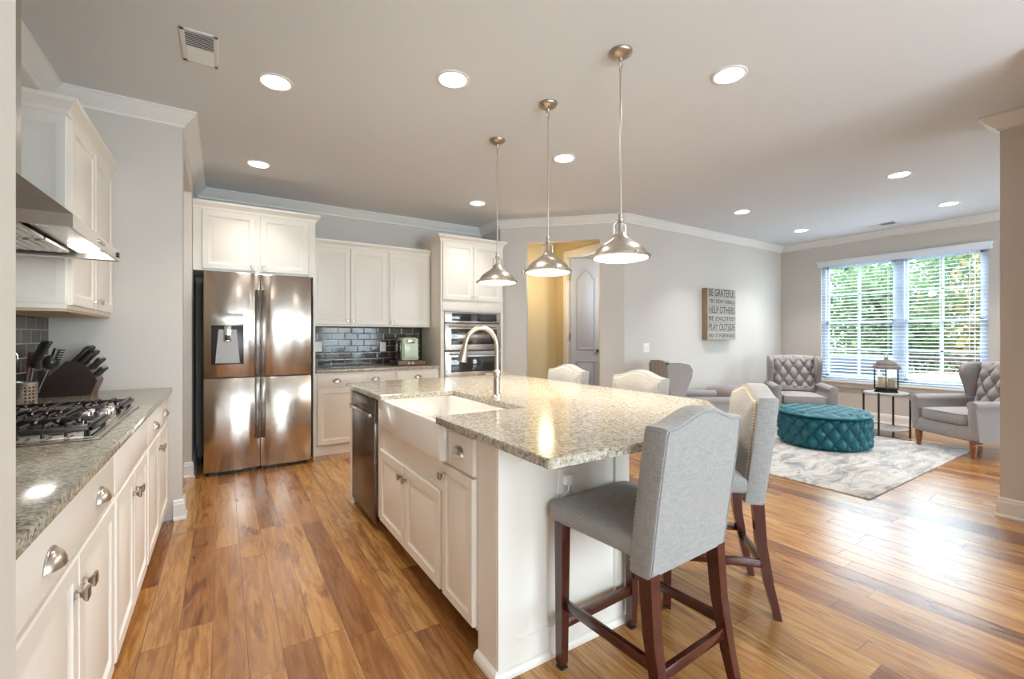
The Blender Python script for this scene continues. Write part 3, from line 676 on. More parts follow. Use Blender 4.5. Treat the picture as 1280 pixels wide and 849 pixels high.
# ------------------------------------------------------------------ oven tower
t = thing('oven_cabinet', 'tall white cabinet housing the wall oven, two doors on top', 'cabinet', (2.62, 5.3, 0))
ox0, ox1, oy = 2.182, 3.05, 4.97
m = MB().box(ox0, ox0+.02, oy, 5.61, 0, 2.40).box(ox1-.02, ox1, oy, 5.61, 0, 2.40).box(ox0, ox1, 5.58, 5.61, 0, 2.40).box(ox0+.02, ox1-.02, oy, 5.58, 1.55, 2.40).box(ox0+.02, ox1-.02, oy, 5.58, .10, .735)
m.box(ox0+.02, ox0+.045, oy, oy+.03, .73, 1.56).box(ox1-.045, ox1-.02, oy, oy+.03, .73, 1.56); m.build('body', 'cabinet', t, smooth=False)
MB().box(ox0+.02, ox1-.02, oy+.06, 5.5, 0, .10).build('toe_kick', 'cabinet', t, smooth=False)
xm = (ox0+ox1)/2
for a, b, kx in ((ox0+.022, xm-.003, xm-.03), (xm+.003, ox1-.022, xm+.03)):
    d_ = MB().door((a, oy, 1.69), UB, NB, b-a, .69).build('door', 'cabinet', t); knob(d_, (kx, oy-.019, 1.73), NB, 'nickel')
dd = MB().slabface((ox0+.022, oy, .13), UB, NB, ox1-ox0-.044, .55).build('drawer', 'cabinet', t)
for q in (.3, .7): cup(dd, (ox0+(ox1-ox0)*q, oy-.019, .6), NB)
MB().box(ox0+.022, ox1-.022, oy-.006, oy, 1.565, 1.675, .003).build('filler_rail', 'cabinet', t)
cabinet_crown(t, [(ox0, 5.6), (ox0, oy), (ox1, oy), (ox1, 5.12)][::-1], 2.396)
t = thing('wall_oven', 'stainless double wall oven built into the tall cabinet', 'oven', (xm, 5.2, .74))
a, b = ox0+.047, ox1-.047
MB().box(a, b, oy+.0, 5.55, .74, 1.545).build('chassis', 'black_plastic', t)
cp = MB().box(a, b, oy-.022, oy-.001, 1.415, 1.545, .003).build('control_panel', 'steel_h', t)
MB().box(a+.09, b-.06, oy-.025, oy-.021, 1.435, 1.528, .002).build('control_glass', 'black_glass', cp)
MB().box(xm-.045, xm+.03, oy-.028, oy-.024, 1.45, 1.515).build('display', 'black_plastic', cp)
for z0, z1 in ((1.08, 1.405), (.745, 1.065)):
    d_ = MB().box(a, b, oy-.03, oy-.001, z0, z1, .004).build('oven_door', 'steel_h', t)
    MB().box(a+.075, b-.06, oy-.033, oy-.029, z0+.07, z1-.065, .002).build('glass', 'black_glass', d_)
    if z0 > 1: 
        MB().box(a+.16, b-.16, oy-.035, oy-.032, z0+.105, z1-.10, .002).build('window', 'steel_dark', d_)
    m = MB(); zz = z1-.03; m.cyl((a+.05, oy-.065, zz), (b-.05, oy-.065, zz), .011, 12)
    for x in (a+.09, b-.09): m.cyl((x, oy-.065, zz), (x, oy-.028, zz), .008, 8)
    m.build('handle', 'steel_h', d_)

# ------------------------------------------------------------------ island
IX = .832; IY0, IY1 = 1.40, 3.52; NI = (-1, 0, 0); UI = (0, -1, 0)
t = thing('kitchen_island', 'white panelled kitchen island base under the large granite top', 'kitchen island', (1.2, 2.45, 0))
m = MB()
m.box(IX, 1.505, IY0, IY0+.02, 0, .868)                       # near end panel
m.box(IX, IX+.10, IY0+.0201, 1.54, 0, .868, .002)                  # near corner post
m.box(1.485, 1.505, IY0+.02, IY1, 0, .868).box(IX, 1.485, IY1-.03, IY1, 0, .868)
m.box(IX, IX+.09, 2.795, 2.875, .10, .868)
m.box(IX-.024, IX-.0001, 3.474, IY1, 0, .868, .002)
m.build('body', 'cabinet', t, smooth=False)
MB().panel((IX+.001, IY0, .036), (1, 0, 0), (0, -1, 0), 1.505-IX-.002, .83, [(0, 0), (0, .012), (.082, .012), (.088, .002), (.15, .002)]).build('end_panel', 'cabinet', t)
MB().sweep([(IX, 1.54), (IX, IY0-.002), (1.505, IY0-.002), (1.505, IY1), (IX, IY1), (IX, 3.47)][::-1], [(0, 0), (.020, 0), (.020, .014), (.014, .026), (.006, .032), (0, .034)]).build('base_moulding', 'cabinet', t, ang=25)
MB().box(1.51, 1.535, 1.42, 1.445, 0, .866, .004).build('support_post', 'bronze_nickel', t)
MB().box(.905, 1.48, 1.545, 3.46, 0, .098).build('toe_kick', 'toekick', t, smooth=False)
t = outlet('wall_outlet', 'white outlet on the end panel of the kitchen island', 'outlet', (1.145, IY0-.004, .665), UB, NB, .075, .118)
ch = thing('charger', 'small white plug-in charger in the island outlet', 'charger', (1.145, 1.38, .665))
MB().box(1.128, 1.162, 1.362, 1.388, .66, .70, .004).build('housing', 'plug', ch)
MB().tube([(1.145, 1.368, .66), (1.14, 1.366, .64), (1.11, 1.372, .62), (1.09, 1.378, .56), (1.085, 1.378, .45)], .0022, 6).build('cable', 'plug', ch)
# dishwasher
t = thing('dishwasher', 'stainless dishwasher at the far end of the island', 'dishwasher', (1.1, 3.17, 0))
MB().box(IX+.012, 1.45, 2.885, 3.47, .10, .86).build('tub', 'black_plastic', t, smooth=False)
d_ = MB().box(IX-.022, IX+.011, 2.885, 3.47, .055, .855, .005).build('door', 'steel_dark', t)
MB().box(IX-.028, IX-.020, 2.90, 3.455, .775, .845, .003).build('control_strip', 'steel_dark', d_)
MB().box(IX-.050, IX-.022, 2.91, 3.45, .725, .752, .006).build('handle', 'steel_h', d_)
# sink base and drawer cabinet
t = thing('sink_base_cabinet', 'white two-door cabinet under the apron sink in the island', 'cabinet', (1.15, 2.33, 0))
m = MB().box(IX, 1.48, 1.86, 2.79, .10, .69); m.build('body', 'cabinet', t, smooth=False)
for a, b, ky in ((1.872, 2.328, 2.295), (2.334, 2.782, 2.365)):
    d_ = MB().door((IX, a, .112), U1, NI, b-a, .44).build('door', 'cabinet', t); knob(d_, (IX-.019, ky, .49), NI)
t = thing('drawer_cabinet', 'narrow white cabinet with one drawer and one door right of the apron sink', 'cabinet', (1.15, 1.7, 0))
MB().box(IX, 1.48, 1.545, 1.855, .10, .695).box(IX, 1.48, 1.545, 1.783, .695, .865).build('body', 'cabinet', t, smooth=False)
dd = MB().slabface((IX, 1.553, .70), U1, NI, .226, .145).build('drawer', 'cabinet', t); cup(dd, (IX-.019, 1.668, .77), NI)
d_ = MB().door((IX, 1.553, .112), U1, NI, .285, .575, .045).build('door', 'cabinet', t); knob(d_, (IX-.019, 1.815, .64), NI)
# apron sink: open basin
sx0, sx1, sy0, sy1, sz0, sz1 = .785, 1.250, 1.790, 2.735, .70, .872
t = thing('farmhouse_sink', 'white fireclay apron-front sink set into the island', 'sink', (1.0, 2.22, .70))
m = MB(); rings = []
W_, D_ = sx1-sx0, sy1-sy0; cxs, cys = (sx0+sx1)/2, (sy0+sy1)/2
def rg(ins, z, r): return [(cxs+x, cys+y, z) for x, y in rrect(W_-2*ins, D_-2*ins, r, 5)]
m.loft([rg(.012, sz0, .02), rg(.003, sz0+.006, .026), rg(0, sz0+.02, .028), rg(0, sz1-.016, .028), rg(.004, sz1-.004, .026), rg(.014, sz1, .022), rg(.030, sz1, .03), rg(.038, sz1-.006, .035), rg(.045, sz1-.13, .04), rg(.065, sz0+.022, .05), (rg(.2, sz0+.018, .02))])
m.build('basin', 'sink', t)
MB().lathe([(.045, 0), (.045, .004), (.035, .004), (.03, -.002), (0, -.002)], (1.02, 2.22, sz0+.018), 24).build('drain', 'chrome', t)
# island countertop with clipped corner and cut-out
ZT0, ZT1 = .873, .902
hx1 = 1.235; hy0_, hy1_ = 1.805, 2.625; CX0 = .766
m = MB()
outer = [(CX0, 3.50), (CX0, hy1_), (hx1, hy1_), (hx1, hy0_), (CX0, hy0_), (CX0, 1.0), (1.54, 1.0), (1.85, 1.14), (2.20, 1.47), (2.20, 3.50)]
def roundc(poly, r=.012, n=3):
    out = []; N_ = len(poly)
    for i, p in enumerate(poly):
        p = Vector(p); a = (Vector(poly[i-1])-p).normalized(); b = (Vector(poly[(i+1) % N_])-p).normalized()
        for k in range(n+1):
            u = k/n; out.append(tuple(p+a*r*(1-u)**2+b*r*u**2))
    return out
oc = roundc(outer)
def inset(poly, d):
    out = []; n = len(poly)
    for i in range(n):
        p = Vector(poly[i]); a = (p-Vector(poly[i-1])); b = (Vector(poly[(i+1) % n])-p); a = a.normalized() if a.length > 1e-6 else b.normalized(); b = b.normalized() if b.length > 1e-6 else a
        n1 = Vector((-a.y, a.x)); n2 = Vector((-b.y, b.x)); mm = (n1+n2)/max(.3, 1+n1.dot(n2)); out.append((p.x+mm.x*d, p.y+mm.y*d))
    return out
oi = inset(oc, .003)
m.loft([[(x, y, ZT0) for x, y in oc], [(x, y, ZT1-.003) for x, y in oc], [(x, y, ZT1) for x, y in oi]])
ct = m.build('countertop', 'granite', ang=30); tag(ct, 'large polished granite island top with a clipped corner and sink cut-out', 'countertop')
# faucet
t = thing('faucet', 'tall arched pull-down kitchen faucet behind the apron sink', 'faucet', (1.31, 2.20, ZT1))
fx, fyy = 1.31, 2.20
MB().lathe([(.030, 0), (.030, .006), (.022, .012), (.018, .02), (.018, .115), (.024, .120), (.024, .145), (.016, .152), (.015, .16)], (fx, fyy, ZT1), 24).build('base', 'faucet_metal', t)
pts = [(fx, fyy, ZT1+.15)]
for k in range(0, 19): a = PI*k/18*.93; pts.append((fx-.1+.1*math.cos(a), fyy, ZT1+.285+.108*math.sin(a)))
MB().tube(pts, .0125, 14).build('spout', 'faucet_metal', t)
e = Vector(pts[-1]); d = (Vector(pts[-1])-Vector(pts[-2])).normalized(); d = Vector((-.22, 0, -.97)).normalized()
MB().tube([e, e+d*.02, e+d*.035, e+d*.08, e+d*.105], [.0135, .0135, .018, .025, .026], 18).build('spray_head', 'faucet_metal', t)
MB().tube([(fx, fyy, ZT1+.132), (fx+.02, fyy-.05, ZT1+.134), (fx+.03, fyy-.085, ZT1+.14)], [.008, .007, .006], 10).build('lever', 'faucet_metal', t)
MB().tube([(fx-.005, fyy+.01, ZT1+.132), (fx-.03, fyy+.07, ZT1+.13)], [.010, .006], 10).build('valve', 'faucet_metal', t)

# ------------------------------------------------------------------ pendants
def pendant():
    t = thing('pendant_lamp', 'x', 'pendant lamp'); H = 1.675
    cn = MB().lathe([(.062, 0), (.062, -.006), (.056, -.016), (.035, -.03), (.012, -.036), (.008, -.05), (0, -.05)], (0, 0, ZC), 28).build('canopy', 'bronze_nickel', t)
    m = MB(); m.tube([(0.010*math.cos(a), 0, ZC-.063+.016*math.sin(a)) for a in [2*PI*k/12 for k in range(13)]], .0028, 6)
    m.tube([(0, .008*math.cos(a), ZC-.088+.014*math.sin(a)) for a in [2*PI*k/12 for k in range(13)]], .0028, 6); m.build('loops', 'bronze_nickel', t)
    q_ = 1.1
    def sc_(b): 
        for v in b.bm.verts: v.co.x *= q_; v.co.y *= q_; v.co.z = H+(v.co.z-H)*q_
        return b
    MB().cyl((0, 0, H+.22), (0, 0, ZC-.10), .0055, 10).build('rod', 'nickel', t)
    m = MB(); m.lathe([(.006, .21), (.012, .205), (.012, .19), (.008, .185), (.014, .178), (.014, .165), (.009, .16), (.012, .12), (.018, .115), (.018, .095)], (0, 0, H), 20)
    for k in range(3):
        a = 2*PI*k/3; m.tube([(.014*math.cos(a), .014*math.sin(a), H+.165), (.033*math.cos(a), .033*math.sin(a), H+.155), (.033*math.cos(a), .033*math.sin(a), H+.10), (.04*math.cos(a), .04*math.sin(a), H+.085)], .0045, 6)
    sc_(m).build('socket_cage', 'nickel', t)
    m = MB(); out = [(.018, .118), (.026, .112), (.034, .098), (.045, .085), (.066, .070), (.092, .054), (.112, .036), (.124, .016), (.128, .004)]
    m.lathe(out+[(.124, .004), (.120, .016), (.088, .050), (.05, .078), (.02, .10)], (0, 0, H), 40, cap0=False, cap1=False); sc_(m).build('shade', 'nickel', t, ang=60)
    sc_(MB().lathe([(.128, .006), (.142, .004), (.144, -.004), (.138, -.010), (.130, -.010), (.126, 0)], (0, 0, H), 40, cap0=False, cap1=False)).build('rim', 'nickel', t)
    m = MB()
    for k in range(3):
        a = 2*PI*k/3+.2; c_, s_ = math.cos(a), math.sin(a); m.tube([(.138*c_, .138*s_, H-.002), (.152*c_, .152*s_, H-.002)], .006, 8); m.sphere((.154*c_, .154*s_, H-.002), .008, 1, 6)
    sc_(m).build('clamp_screws', 'nickel', t)
    sc_(MB().lathe([(.131, -.004), (.128, -.012), (.10, -.018), (.05, -.022), (0, -.023)], (0, 0, H), 36, cap0=False)).build('lens', 'lamp_warm', t)
    return t
pd = pendant()
for i, (y, lab) in enumerate(((1.711, 'nearest and largest-looking of the three brushed nickel pendants over the island'), (2.351, 'middle one of the three brushed nickel pendants over the island'), (2.998, 'farthest brushed nickel pendant, the one in front of the oven cabinet'))):
    if i == 0: pd['label'] = lab; pd['group'] = 'pendants over the island'; pd.location = (1.79, y, 0)
    else: dup(pd, lab, (1.79, y, 0))
    light('pendant_light', 'AREA', (1.79, y, 1.64), 4, (1, .88, .72), (0, 0, 0), .2, shape='DISK')

# ------------------------------------------------------------------ recessed ceiling lights and vents
t = thing('recessed_light', 'x', 'ceiling light', group='recessed ceiling lights')
MB().lathe([(.098, 0), (.098, -.004), (.092, -.007), (.080, -.006), (.076, 0)], (0, 0, 0), 32, cap0=False, cap1=False).build('trim_ring', 'trim', t)
MB().lathe([(.080, -.002), (.06, -.006), (0, -.008)], (0, 0, 0), 32, cap0=False).build('lens', 'lamp_white', t)
cans = [(.265, 3.03, 'round recessed light left of the ceiling centre, nearest the air vent'), (1.145, 2.43, 'round recessed light between the vent side and the nearest pendant canopy'), (2.48, 1.52, 'round recessed light on the right of the nearest pendant canopy'),
        (.262, 4.55, 'round recessed light in front of the cabinet above the refrigerator'), (2.45, 2.99, 'round recessed light just right of the middle pendant rod'), (2.44, 4.53, 'round recessed light in front of the tall oven cabinet'),
        (5.35, 1.59, 'round recessed light over the rug nearest the right wall end'), (5.33, 3.10, 'round recessed light over the living area closest to the pale sign wall'), (7.0, 1.63, 'round recessed light near the window on its right half'), (6.97, 3.18, 'round recessed light nearest the living room corner')]
for i, (x, y, lab) in enumerate(cans):
    if i == 0: t.location = (x, y, ZC); t['label'] = lab
    else: dup(t, lab, (x, y, ZC))
    light('can_light', 'AREA', (x, y, ZC-.012), (2.3 if y > 4.5 else 4.0) if x < 4 else 6, (1, .95, .89) if x < 4 else (1, .98, .95), (0, 0, 0), .15, shape='DISK', spread=R(95))
light('passage_light', 'POINT', (3.85, 5.1, 2.0), 6, (1, .80, .48), size=.08)
light('pantry_room_light', 'POINT', (4.9, 4.35, 1.9), 10, (.85, .92, 1), size=.1)
light('side_hall_light', 'POINT', (-1.2, 4.4, 2.5), 8, (1, .9, .75), size=.08)
def vent(lab, x0, x1, y0, y1, along):
    t = thing('air_vent', lab, 'air vent', ((x0+x1)/2, (y0+y1)/2, ZC)); m = MB(); z = ZC
    f = .022; m.box(x0, x0+f, y0, y1, z-.006, z, .002).box(x1-f, x1, y0, y1, z-.006, z, .002).box(x0, x1, y0, y0+f, z-.006, z, .002).box(x0, x1, y1-f, y1, z-.006, z, .002)
    if along == 'y': m.box(x0, x1, (y0+y1)/2-.004, (y0+y1)/2+.004, z-.006, z)
    m.build('frame', 'trim', t); MB().box(x0+f, x1-f, y0+f, y1-f, z-.002, z-.0005).build('duct', 'dark_gap', t); m = MB(); n = 16
    for k in range(n):
        y = y0+f+(y1-y0-2*f)*(k+.5)/n; s_ = -1 if k < n/2 else 1
        m.loft([[(x, y-.004*s_, z-.002), (x, y+.004*s_, z-.010), (x, y+.0055*s_, z-.009), (x, y-.0025*s_, z-.001)] for x in (x0+f, x1-f)])
    m.build('louvers', 'trim', t)
vent('white ceiling air vent at upper left by the crown moulding', -.185, -.02, 2.73, 3.05, 'y')
vent('white ceiling air vent in front of the living room window', 7.42, 7.62, 2.26, 2.60, 'x')

# ------------------------------------------------------------------ bar stools
def outline(w, z0, zs, crest, n=16):
    pts = [(-w/2+.0, z0), (w/2, z0)]
    for k in range(5): pts.append((w/2+.004*math.sin(PI*k/5), z0+(zs-z0)*(k+1)/5*.985))
    for k in range(n+1):
        u = k/n; x = w/2-w*u; c_ = .5-.5*math.cos(2*PI*u); pts.append((x*.985, zs+crest*(c_**1.1)))
    for k in range(5): pts.append((-w/2-.004*math.sin(PI*(5-k)/5), zs-(zs-z0)*(k+.15)/5*.985))
    return pts
def stool():
    t = thing('bar_stool', 'x', 'bar stool')
    w = .425; z0, zs, cr = .505, .975, .045
    # seat
    m = MB(); m.cushion(.455, .43, .545, .618, .04, .030, .02)
    for v in m.bm.verts:
        v.co.y += .045; v.co.x *= 1-.07*min(1, max(0, (.15-v.co.y)/.25))
    m.build('seat', 'linen', t, ang=60)
    # back
    ol = outline(w, z0, zs, cr); cxx, czz = 0, (z0+zs)/2
    def tilt(x, y, z): return (x, y-.13*(z-z0), z)
    def ring(s_, y): return [tilt(cxx+(x-cxx)*s_, y, czz+(z-czz)*s_) for x, z in ol]
    yb = -.208; th = .078
    m = MB(); m.loft([ring(.4, yb-.001), ring(.93, yb-.001), ring(.985, yb), ring(1, yb+.010), ring(1, yb+th-.012), ring(.985, yb+th), ring(.955, yb+th+.002), ring(.94, yb+th+.004), ring(.88, yb+th+.016), ring(.6, yb+th+.028), ring(.3, yb+th+.032)])
    m.build('backrest', 'linen', t, ang=50)
    rr = ring(.955, yb-.001)
    MB().tube(rr[1:]+[rr[0]], .0032, 6).build('piping', 'piping', t)
    rr = ring(.915, yb+th+.008); m = MB(); L = 0
    path = [Vector(p) for p in rr[1:]+[rr[0]]]; acc = 0
    for a, b in zip(path, path[1:]):
        dl_ = (b-a).length; q = (.0135-acc) if acc < .0135 else 0
        while q < dl_:
            c_ = a.lerp(b, q/dl_); m.sphere(tuple(c_), .005, .8, 4); q += .0135
        acc = 0 if dl_ == 0 else (dl_-(q-.0135))
    m.build('nailheads', 'brass', t)
    def leg(path, nm='leg'):
        m = MB(); m.loft([[(x-h, y-h, z), (x+h, y-h, z), (x+h, y+h, z), (x-h, y+h, z)] for x, y, z, h in path]); m.build(nm, 'cherry', t, smooth=False)
    for sx in (-1, 1):
        leg([(sx*.200, .198, .006, .012), (sx*.200, .198, .02, .0165), (sx*.200, .195, .55, .021)])
        leg([(sx*.192, -.268, .0, .015), (sx*.190, -.232, .15, .018), (sx*.188, -.200, .33, .021), (sx*.186, -.186, .52, .023), (sx*.186, -.186, .545, .022)])
        MB().box(sx*.196-.010, sx*.196+.010, -.205, .185, .225, .260, .002).build('stretcher', 'cherry', t)
        MB().box(sx*.200-.0165, sx*.200+.0165, .1815, .2145, 0, .006).build('glide', 'black_plastic', t)
    MB().box(-.185, .185, .186, .208, .145, .180, .002).build('stretcher', 'cherry', t)
    MB().box(-.178, .178, -.232, -.212, .195, .232, .002).build('stretcher', 'cherry', t)
    MB().box(-.165, .165, -.15, .20, .53, .547).build('seat_frame', 'cherry', t)
    return t
st = stool()
spots = [(1.285, 1.138, 3, 'light linen bar stool with its back to the camera, nearest at the island end'), (2.0, 1.358, 45, 'linen bar stool angled at the clipped corner of the island, nailheads along its back'),
         (2.155, 2.10, 90, 'linen bar stool beyond the island, its back against the pale sign wall'), (2.14, 2.84, 90, 'linen bar stool on the far side of the island, in front of the passage door')]
for i, (x, y, a, lab) in enumerate(spots):
    if i == 0: st.location = (x, y, 0); st.rotation_euler = (0, 0, R(a)); st['label'] = lab; st['group'] = 'bar stools around the island'
    else: dup(st, lab, (x, y, 0), R(a))

# ------------------------------------------------------------------ tufted wing armchairs
def tuft(p, q):  # 0 at buttons and creases, 1 in the puffs
    a = abs(math.sin(PI*p)); b = abs(math.sin(PI*q)); return (a*b)**.5
def armchair():
    t = thing('wing_armchair', 'x', 'armchair')
    # base rail and legs
    m = MB(); m.cushion(.66, .66, .165, .315, .03, .0, .015); [setattr(v.co, 'y', v.co.y+.02) for v in m.bm.verts]; m.build('seat_base', 'armchair_fabric', t, ang=60)
    m = MB(); m.cushion(.50, .56, .312, .435, .05, .028, .028); [setattr(v.co, 'y', v.co.y+.085) for v in m.bm.verts]; m.build('seat_cushion', 'armchair_fabric', t, ang=60)
    MB().tube([(x, y+.085, .425) for x, y in rrect(.49, .55, .05, 5)]+[(.245, .31, .425)], .004, 6).build('piping', 'piping', t)
    # tufted back
    m = MB(); nx, nz = 54, 54; wB = .56; rows = []
    for j in range(nz+1):
        v = j/nz; z = .40+.54*v; row = []
        for i in range(nx+1):
            u = i/nx; x = (u-.5)*wB
            pu, pv = x/.135, (z-.60)/.105
            if z > .50: f = tuft(pu/1.+pv/2+.0, pu/1.-pv/2+.0)
            else: f = .8
            if z > .86: 
                k = min(1, (z-.86)/.05); f = f*(1-k)+k*(abs(math.sin(PI*pu))**.4)
            ed = min(1, min(u, 1-u)*7, (1-v)*6+.05, v*8+.2)
            y = -.268-.10*v*1.0+.062*f*ed**.5-.03*(1-ed)
            zz = z + (.012*math.cos(PI*(u-.5)) if v > .9 else 0)
            row.append((x*(1+.02*v), y, zz))
        rows.append(row)
    back = [[(x, -.405-.03*j/nz, z) for x, y, z in rows[j]] for j in (nz, 0)]
    m.loft(rows+[[(x, y-.05, z+.008) for x, y, z in rows[-1]]]+back+[rows[0]], closed=False)
    m.build('backrest', 'armchair_fabric', t, ang=70)
    m = MB()
    for r_ in range(0, 4):
        zb = .60+r_*.105*1.0
        if zb > .87: continue
        for k in range(-3, 4):
            xb = .135*(k+(.5 if r_ % 2 else 0)); 
            if abs(xb) > .245: continue
            v = (zb-.40)/.54; m.sphere((xb, -.262-.10*v+.006, zb), .010, 1, 5)
    m.build('buttons', 'armchair_fabric', t)
    for sx in (-1, 1):
        # wing
        prof = [(-.40, .42), (-.435, .80), (-.44, .915), (-.40, .945), (-.30, .945), (-.20, .925), (-.165, .87), (-.175, .78), (-.225, .66), (-.25, .55), (-.25, .42)]
        cy_, cz_ = -.31, .70
        def wr(s_, x): return [(x, cy_+(y-cy_)*s_, cz_+(z-cz_)*s_) for y, z in prof]
        xa = sx*.275
        m = MB(); m.loft([wr(.90, xa), wr(.97, xa+sx*.006), wr(1, xa+sx*.018), wr(1, xa+sx*.040), wr(.97, xa+sx*.052), wr(.90, xa+sx*.056)]); m.build('wing', 'armchair_fabric', t, ang=60)
        MB().tube([(xa+sx*.047, y, z) for y, z in prof[1:]], .0035, 5).build('piping', 'piping', t)
        # arm with rolled top: section in (x,z) swept along y, scroll front
        m = MB(); sec = []
        for k in range(17):
            a = -R(50)+R(280)*k/16; sec.append((sx*(.322+.050*math.cos(a)), .535+.042*math.sin(a)))
        sec = [(sx*.365, .17), (sx*.362, .30), (sx*.358, .44)]+sec+[(sx*.275, .44), (sx*.275, .17)]
        rings = []
        cx_, cz_ = sx*.32, .38
        for y, s_ in ((-.38, .97), (-.37, 1), (.335, 1), (.352, .99), (.362, .95), (.364, .90)): 
            rings.append([(cx_+(x-cx_)*s_, y-.02*(0), cz_+(z-cz_)*s_) for x, z in sec])
        m.loft(rings)
        for v in m.bm.verts: v.co.y += (.035*max(0, (v.co.z-.17)/.4)-.02) if v.co.y > .3 else 0
        m.build('arm', 'armchair_fabric', t, ang=60)
        MB().tube([(cx_+(x-cx_)*.985, .343+.035*max(0, (z-.17)/.4)-.008, cz_+(z-cz_)*.985) for x, z in sec], .0035, 5).build('piping', 'piping', t)
        MB().lathe([(.020, 0), (.024, .01), (.020, .03), (.024, .045), (.032, .10), (.034, .13), (.028, .14), (.034, .15), (.034, .17)], (sx*.30, .325, 0), 20).build('leg', 'leg_wood', t)
        m = MB(); m.loft([[(sx*.28+a_*h, y+b_*h, z) for a_, b_ in ((-1, -1), (1, -1), (1, 1), (-1, 1))] for y, z, h in ((-.37, 0, .017), (-.33, .17, .024))]); m.build('leg', 'leg_wood', t, smooth=False)
    return t
ac = armchair()
for i, (x, y, a, lab) in enumerate(((4.60, 3.23, 237.3, 'grey wing armchair turned away, seen from behind beyond the island stools'), (6.83, 3.15, 126.9, 'tufted grey wing armchair in the room corner behind the teal ottoman'), (6.83, 1.39, 58.5, 'tufted grey wing armchair by the window, partly hidden by the right wall end'))):
    if i == 0: ac.location = (x, y, .0125); ac.rotation_euler = (0, 0, R(a)); ac['label'] = lab; ac['group'] = 'wing armchairs around the rug'
    else: dup(ac, lab, (x, y, .0125 if i == 1 else .0125), R(a))

# ------------------------------------------------------------------ ottoman
t = thing('tufted_ottoman', 'round teal velvet button-tufted ottoman on the rug', 'ottoman', (5.82, 2.42, .0125))
ocx, ocy, oz = 5.82, 2.42, .0125
m = MB(); Rr, Nn, seg = .425, 20, 320; rings = []
zz = [.012+.335*k/60 for k in range(61)]
rings.append([(ocx+.40*math.cos(2*PI*k/seg), ocy+.40*math.sin(2*PI*k/seg), oz) for k in range(seg)])
for z in zz:
    rg_ = []
    for k in range(seg):
        u = k/seg*Nn; v = (z-.075)/.095; f = tuft(u/1.+v/2, u-v/2); ed = min(1, (z-.012)/.03+.1, (.347-z)/.03+.1)
        r_ = Rr-.006+.042*f*ed**.5-.015*(1-ed); rg_.append((ocx+r_*math.cos(2*PI*k/seg), ocy+r_*math.sin(2*PI*k/seg), oz+z))
    rings.append(rg_)
m.loft(rings); m.build('body', 'velvet', t, ang=80)
m = MB(); rings = []; seg = 180
for r_, z in ((.40, .345), (.445, .348), (.455, .356), (.452, .368)): rings.append([(ocx+r_*math.cos(2*PI*k/seg), ocy+r_*math.sin(2*PI*k/seg), oz+z) for k in range(seg)])
for j in range(1, 56):
    q = 1-j/56; r_ = .452*q; rg_ = []
    for k in range(seg):
        x, y = r_*math.cos(2*PI*k/seg), r_*math.sin(2*PI*k/seg); pu, pv = x/.15, y/.13
        ed = min(1, (1-q)*9); f = tuft(pu/1.+pv/2, pu-pv/2); rg_.append((ocx+x, ocy+y, oz+.366+.014*ed+.034*f*ed))
    rings.append(rg_)
m.loft(rings); m.build('top_cushion', 'velvet', t, ang=80)
m = MB()
for row in range(0, 3):
    z = .075+.095*row
    for k in range(Nn):
        a = 2*PI*(k+(.5 if row % 2 else 0))/Nn; m.sphere((ocx+(Rr+.003)*math.cos(a), ocy+(Rr+.003)*math.sin(a), oz+z), .009, 1, 4)
m.build('buttons', 'velvet', t)

# ------------------------------------------------------------------ rug, side table, lantern, draped table
rg2 = MB().box(4.15, 6.835, 1.41, 3.55, .0005, .012, .003).build('area_rug', 'rug'); tag(rg2, 'large distressed cream, grey and blue area rug under the ottoman', 'rug')
t = thing('side_table', 'round whitewashed side table with black metal legs under the window', 'side table', (7.08, 2.235, 0))
tx, ty = 7.08, 2.235
MB().lathe([(.225, .515), (.232, .52), (.232, .538), (.225, .543)], (tx, ty, 0), 40).build('table_top', 'whitewash', t)
MB().lathe([(.215, .075), (.222, .08), (.222, .092), (.215, .097)], (tx, ty, 0), 40).build('shelf', 'whitewash', t)
for k in range(4):
    a = R(33+90*k)-YAW; x, y = tx+.238*math.cos(a), ty+.238*math.sin(a); c_, s_ = math.cos(a), math.sin(a)
    m = MB(); h = .009; m.loft([[(x+h*(c_*p-s_*q), y+h*(s_*p+c_*q), z) for p, q in ((-1, -1), (1, -1), (1, 1), (-1, 1))] for z in (0, .545)]); m.build('leg', 'black_metal', t, smooth=False)
lz = .5445
t = thing('candle_lantern', 'glass candle lantern with a whitewashed domed roof on the side table', 'lantern', (tx, ty, lz))
def hexp(r, n=6, a0=.3): return [(tx+r*math.cos(a0+2*PI*k/n), ty+r*math.sin(a0+2*PI*k/n)) for k in range(n)]
MB().loft([[(x, y, lz+z) for x, y in hexp(r)] for r, z in ((.135, 0), (.135, .012), (.115, .03), (.14, .045), (.14, .06))]).build('base', 'black_metal', t, smooth=False)
for p in hexp(.132): MB().box(p[0]-.0055, p[0]+.0055, p[1]-.0055, p[1]+.0055, lz+.058, lz+.302).build('post', 'black_metal', t)
MB().loft([[(x, y, lz+z) for x, y in hexp(.124)] for z in (.061, .30)], cap0=False, cap1=False).build('glass', 'glass', t, smooth=False)
MB().loft([[(x, y, lz+z) for x, y in hexp(r, 12)] for r, z in ((.136, .292), (.148, .297), (.148, .308), (.138, .325), (.120, .342), (.112, .347), (.116, .353), (.102, .372), (.078, .392), (.045, .408), (.022, .416), (.018, .43), (.008, .44))]).build('roof', 'lantern_roof', t)
MB().tube([(tx, ty+.018*math.cos(a), lz+.452+.018*math.sin(a)) for a in [2*PI*k/14 for k in range(15)]], .003, 6).build('ring', 'black_metal', t)
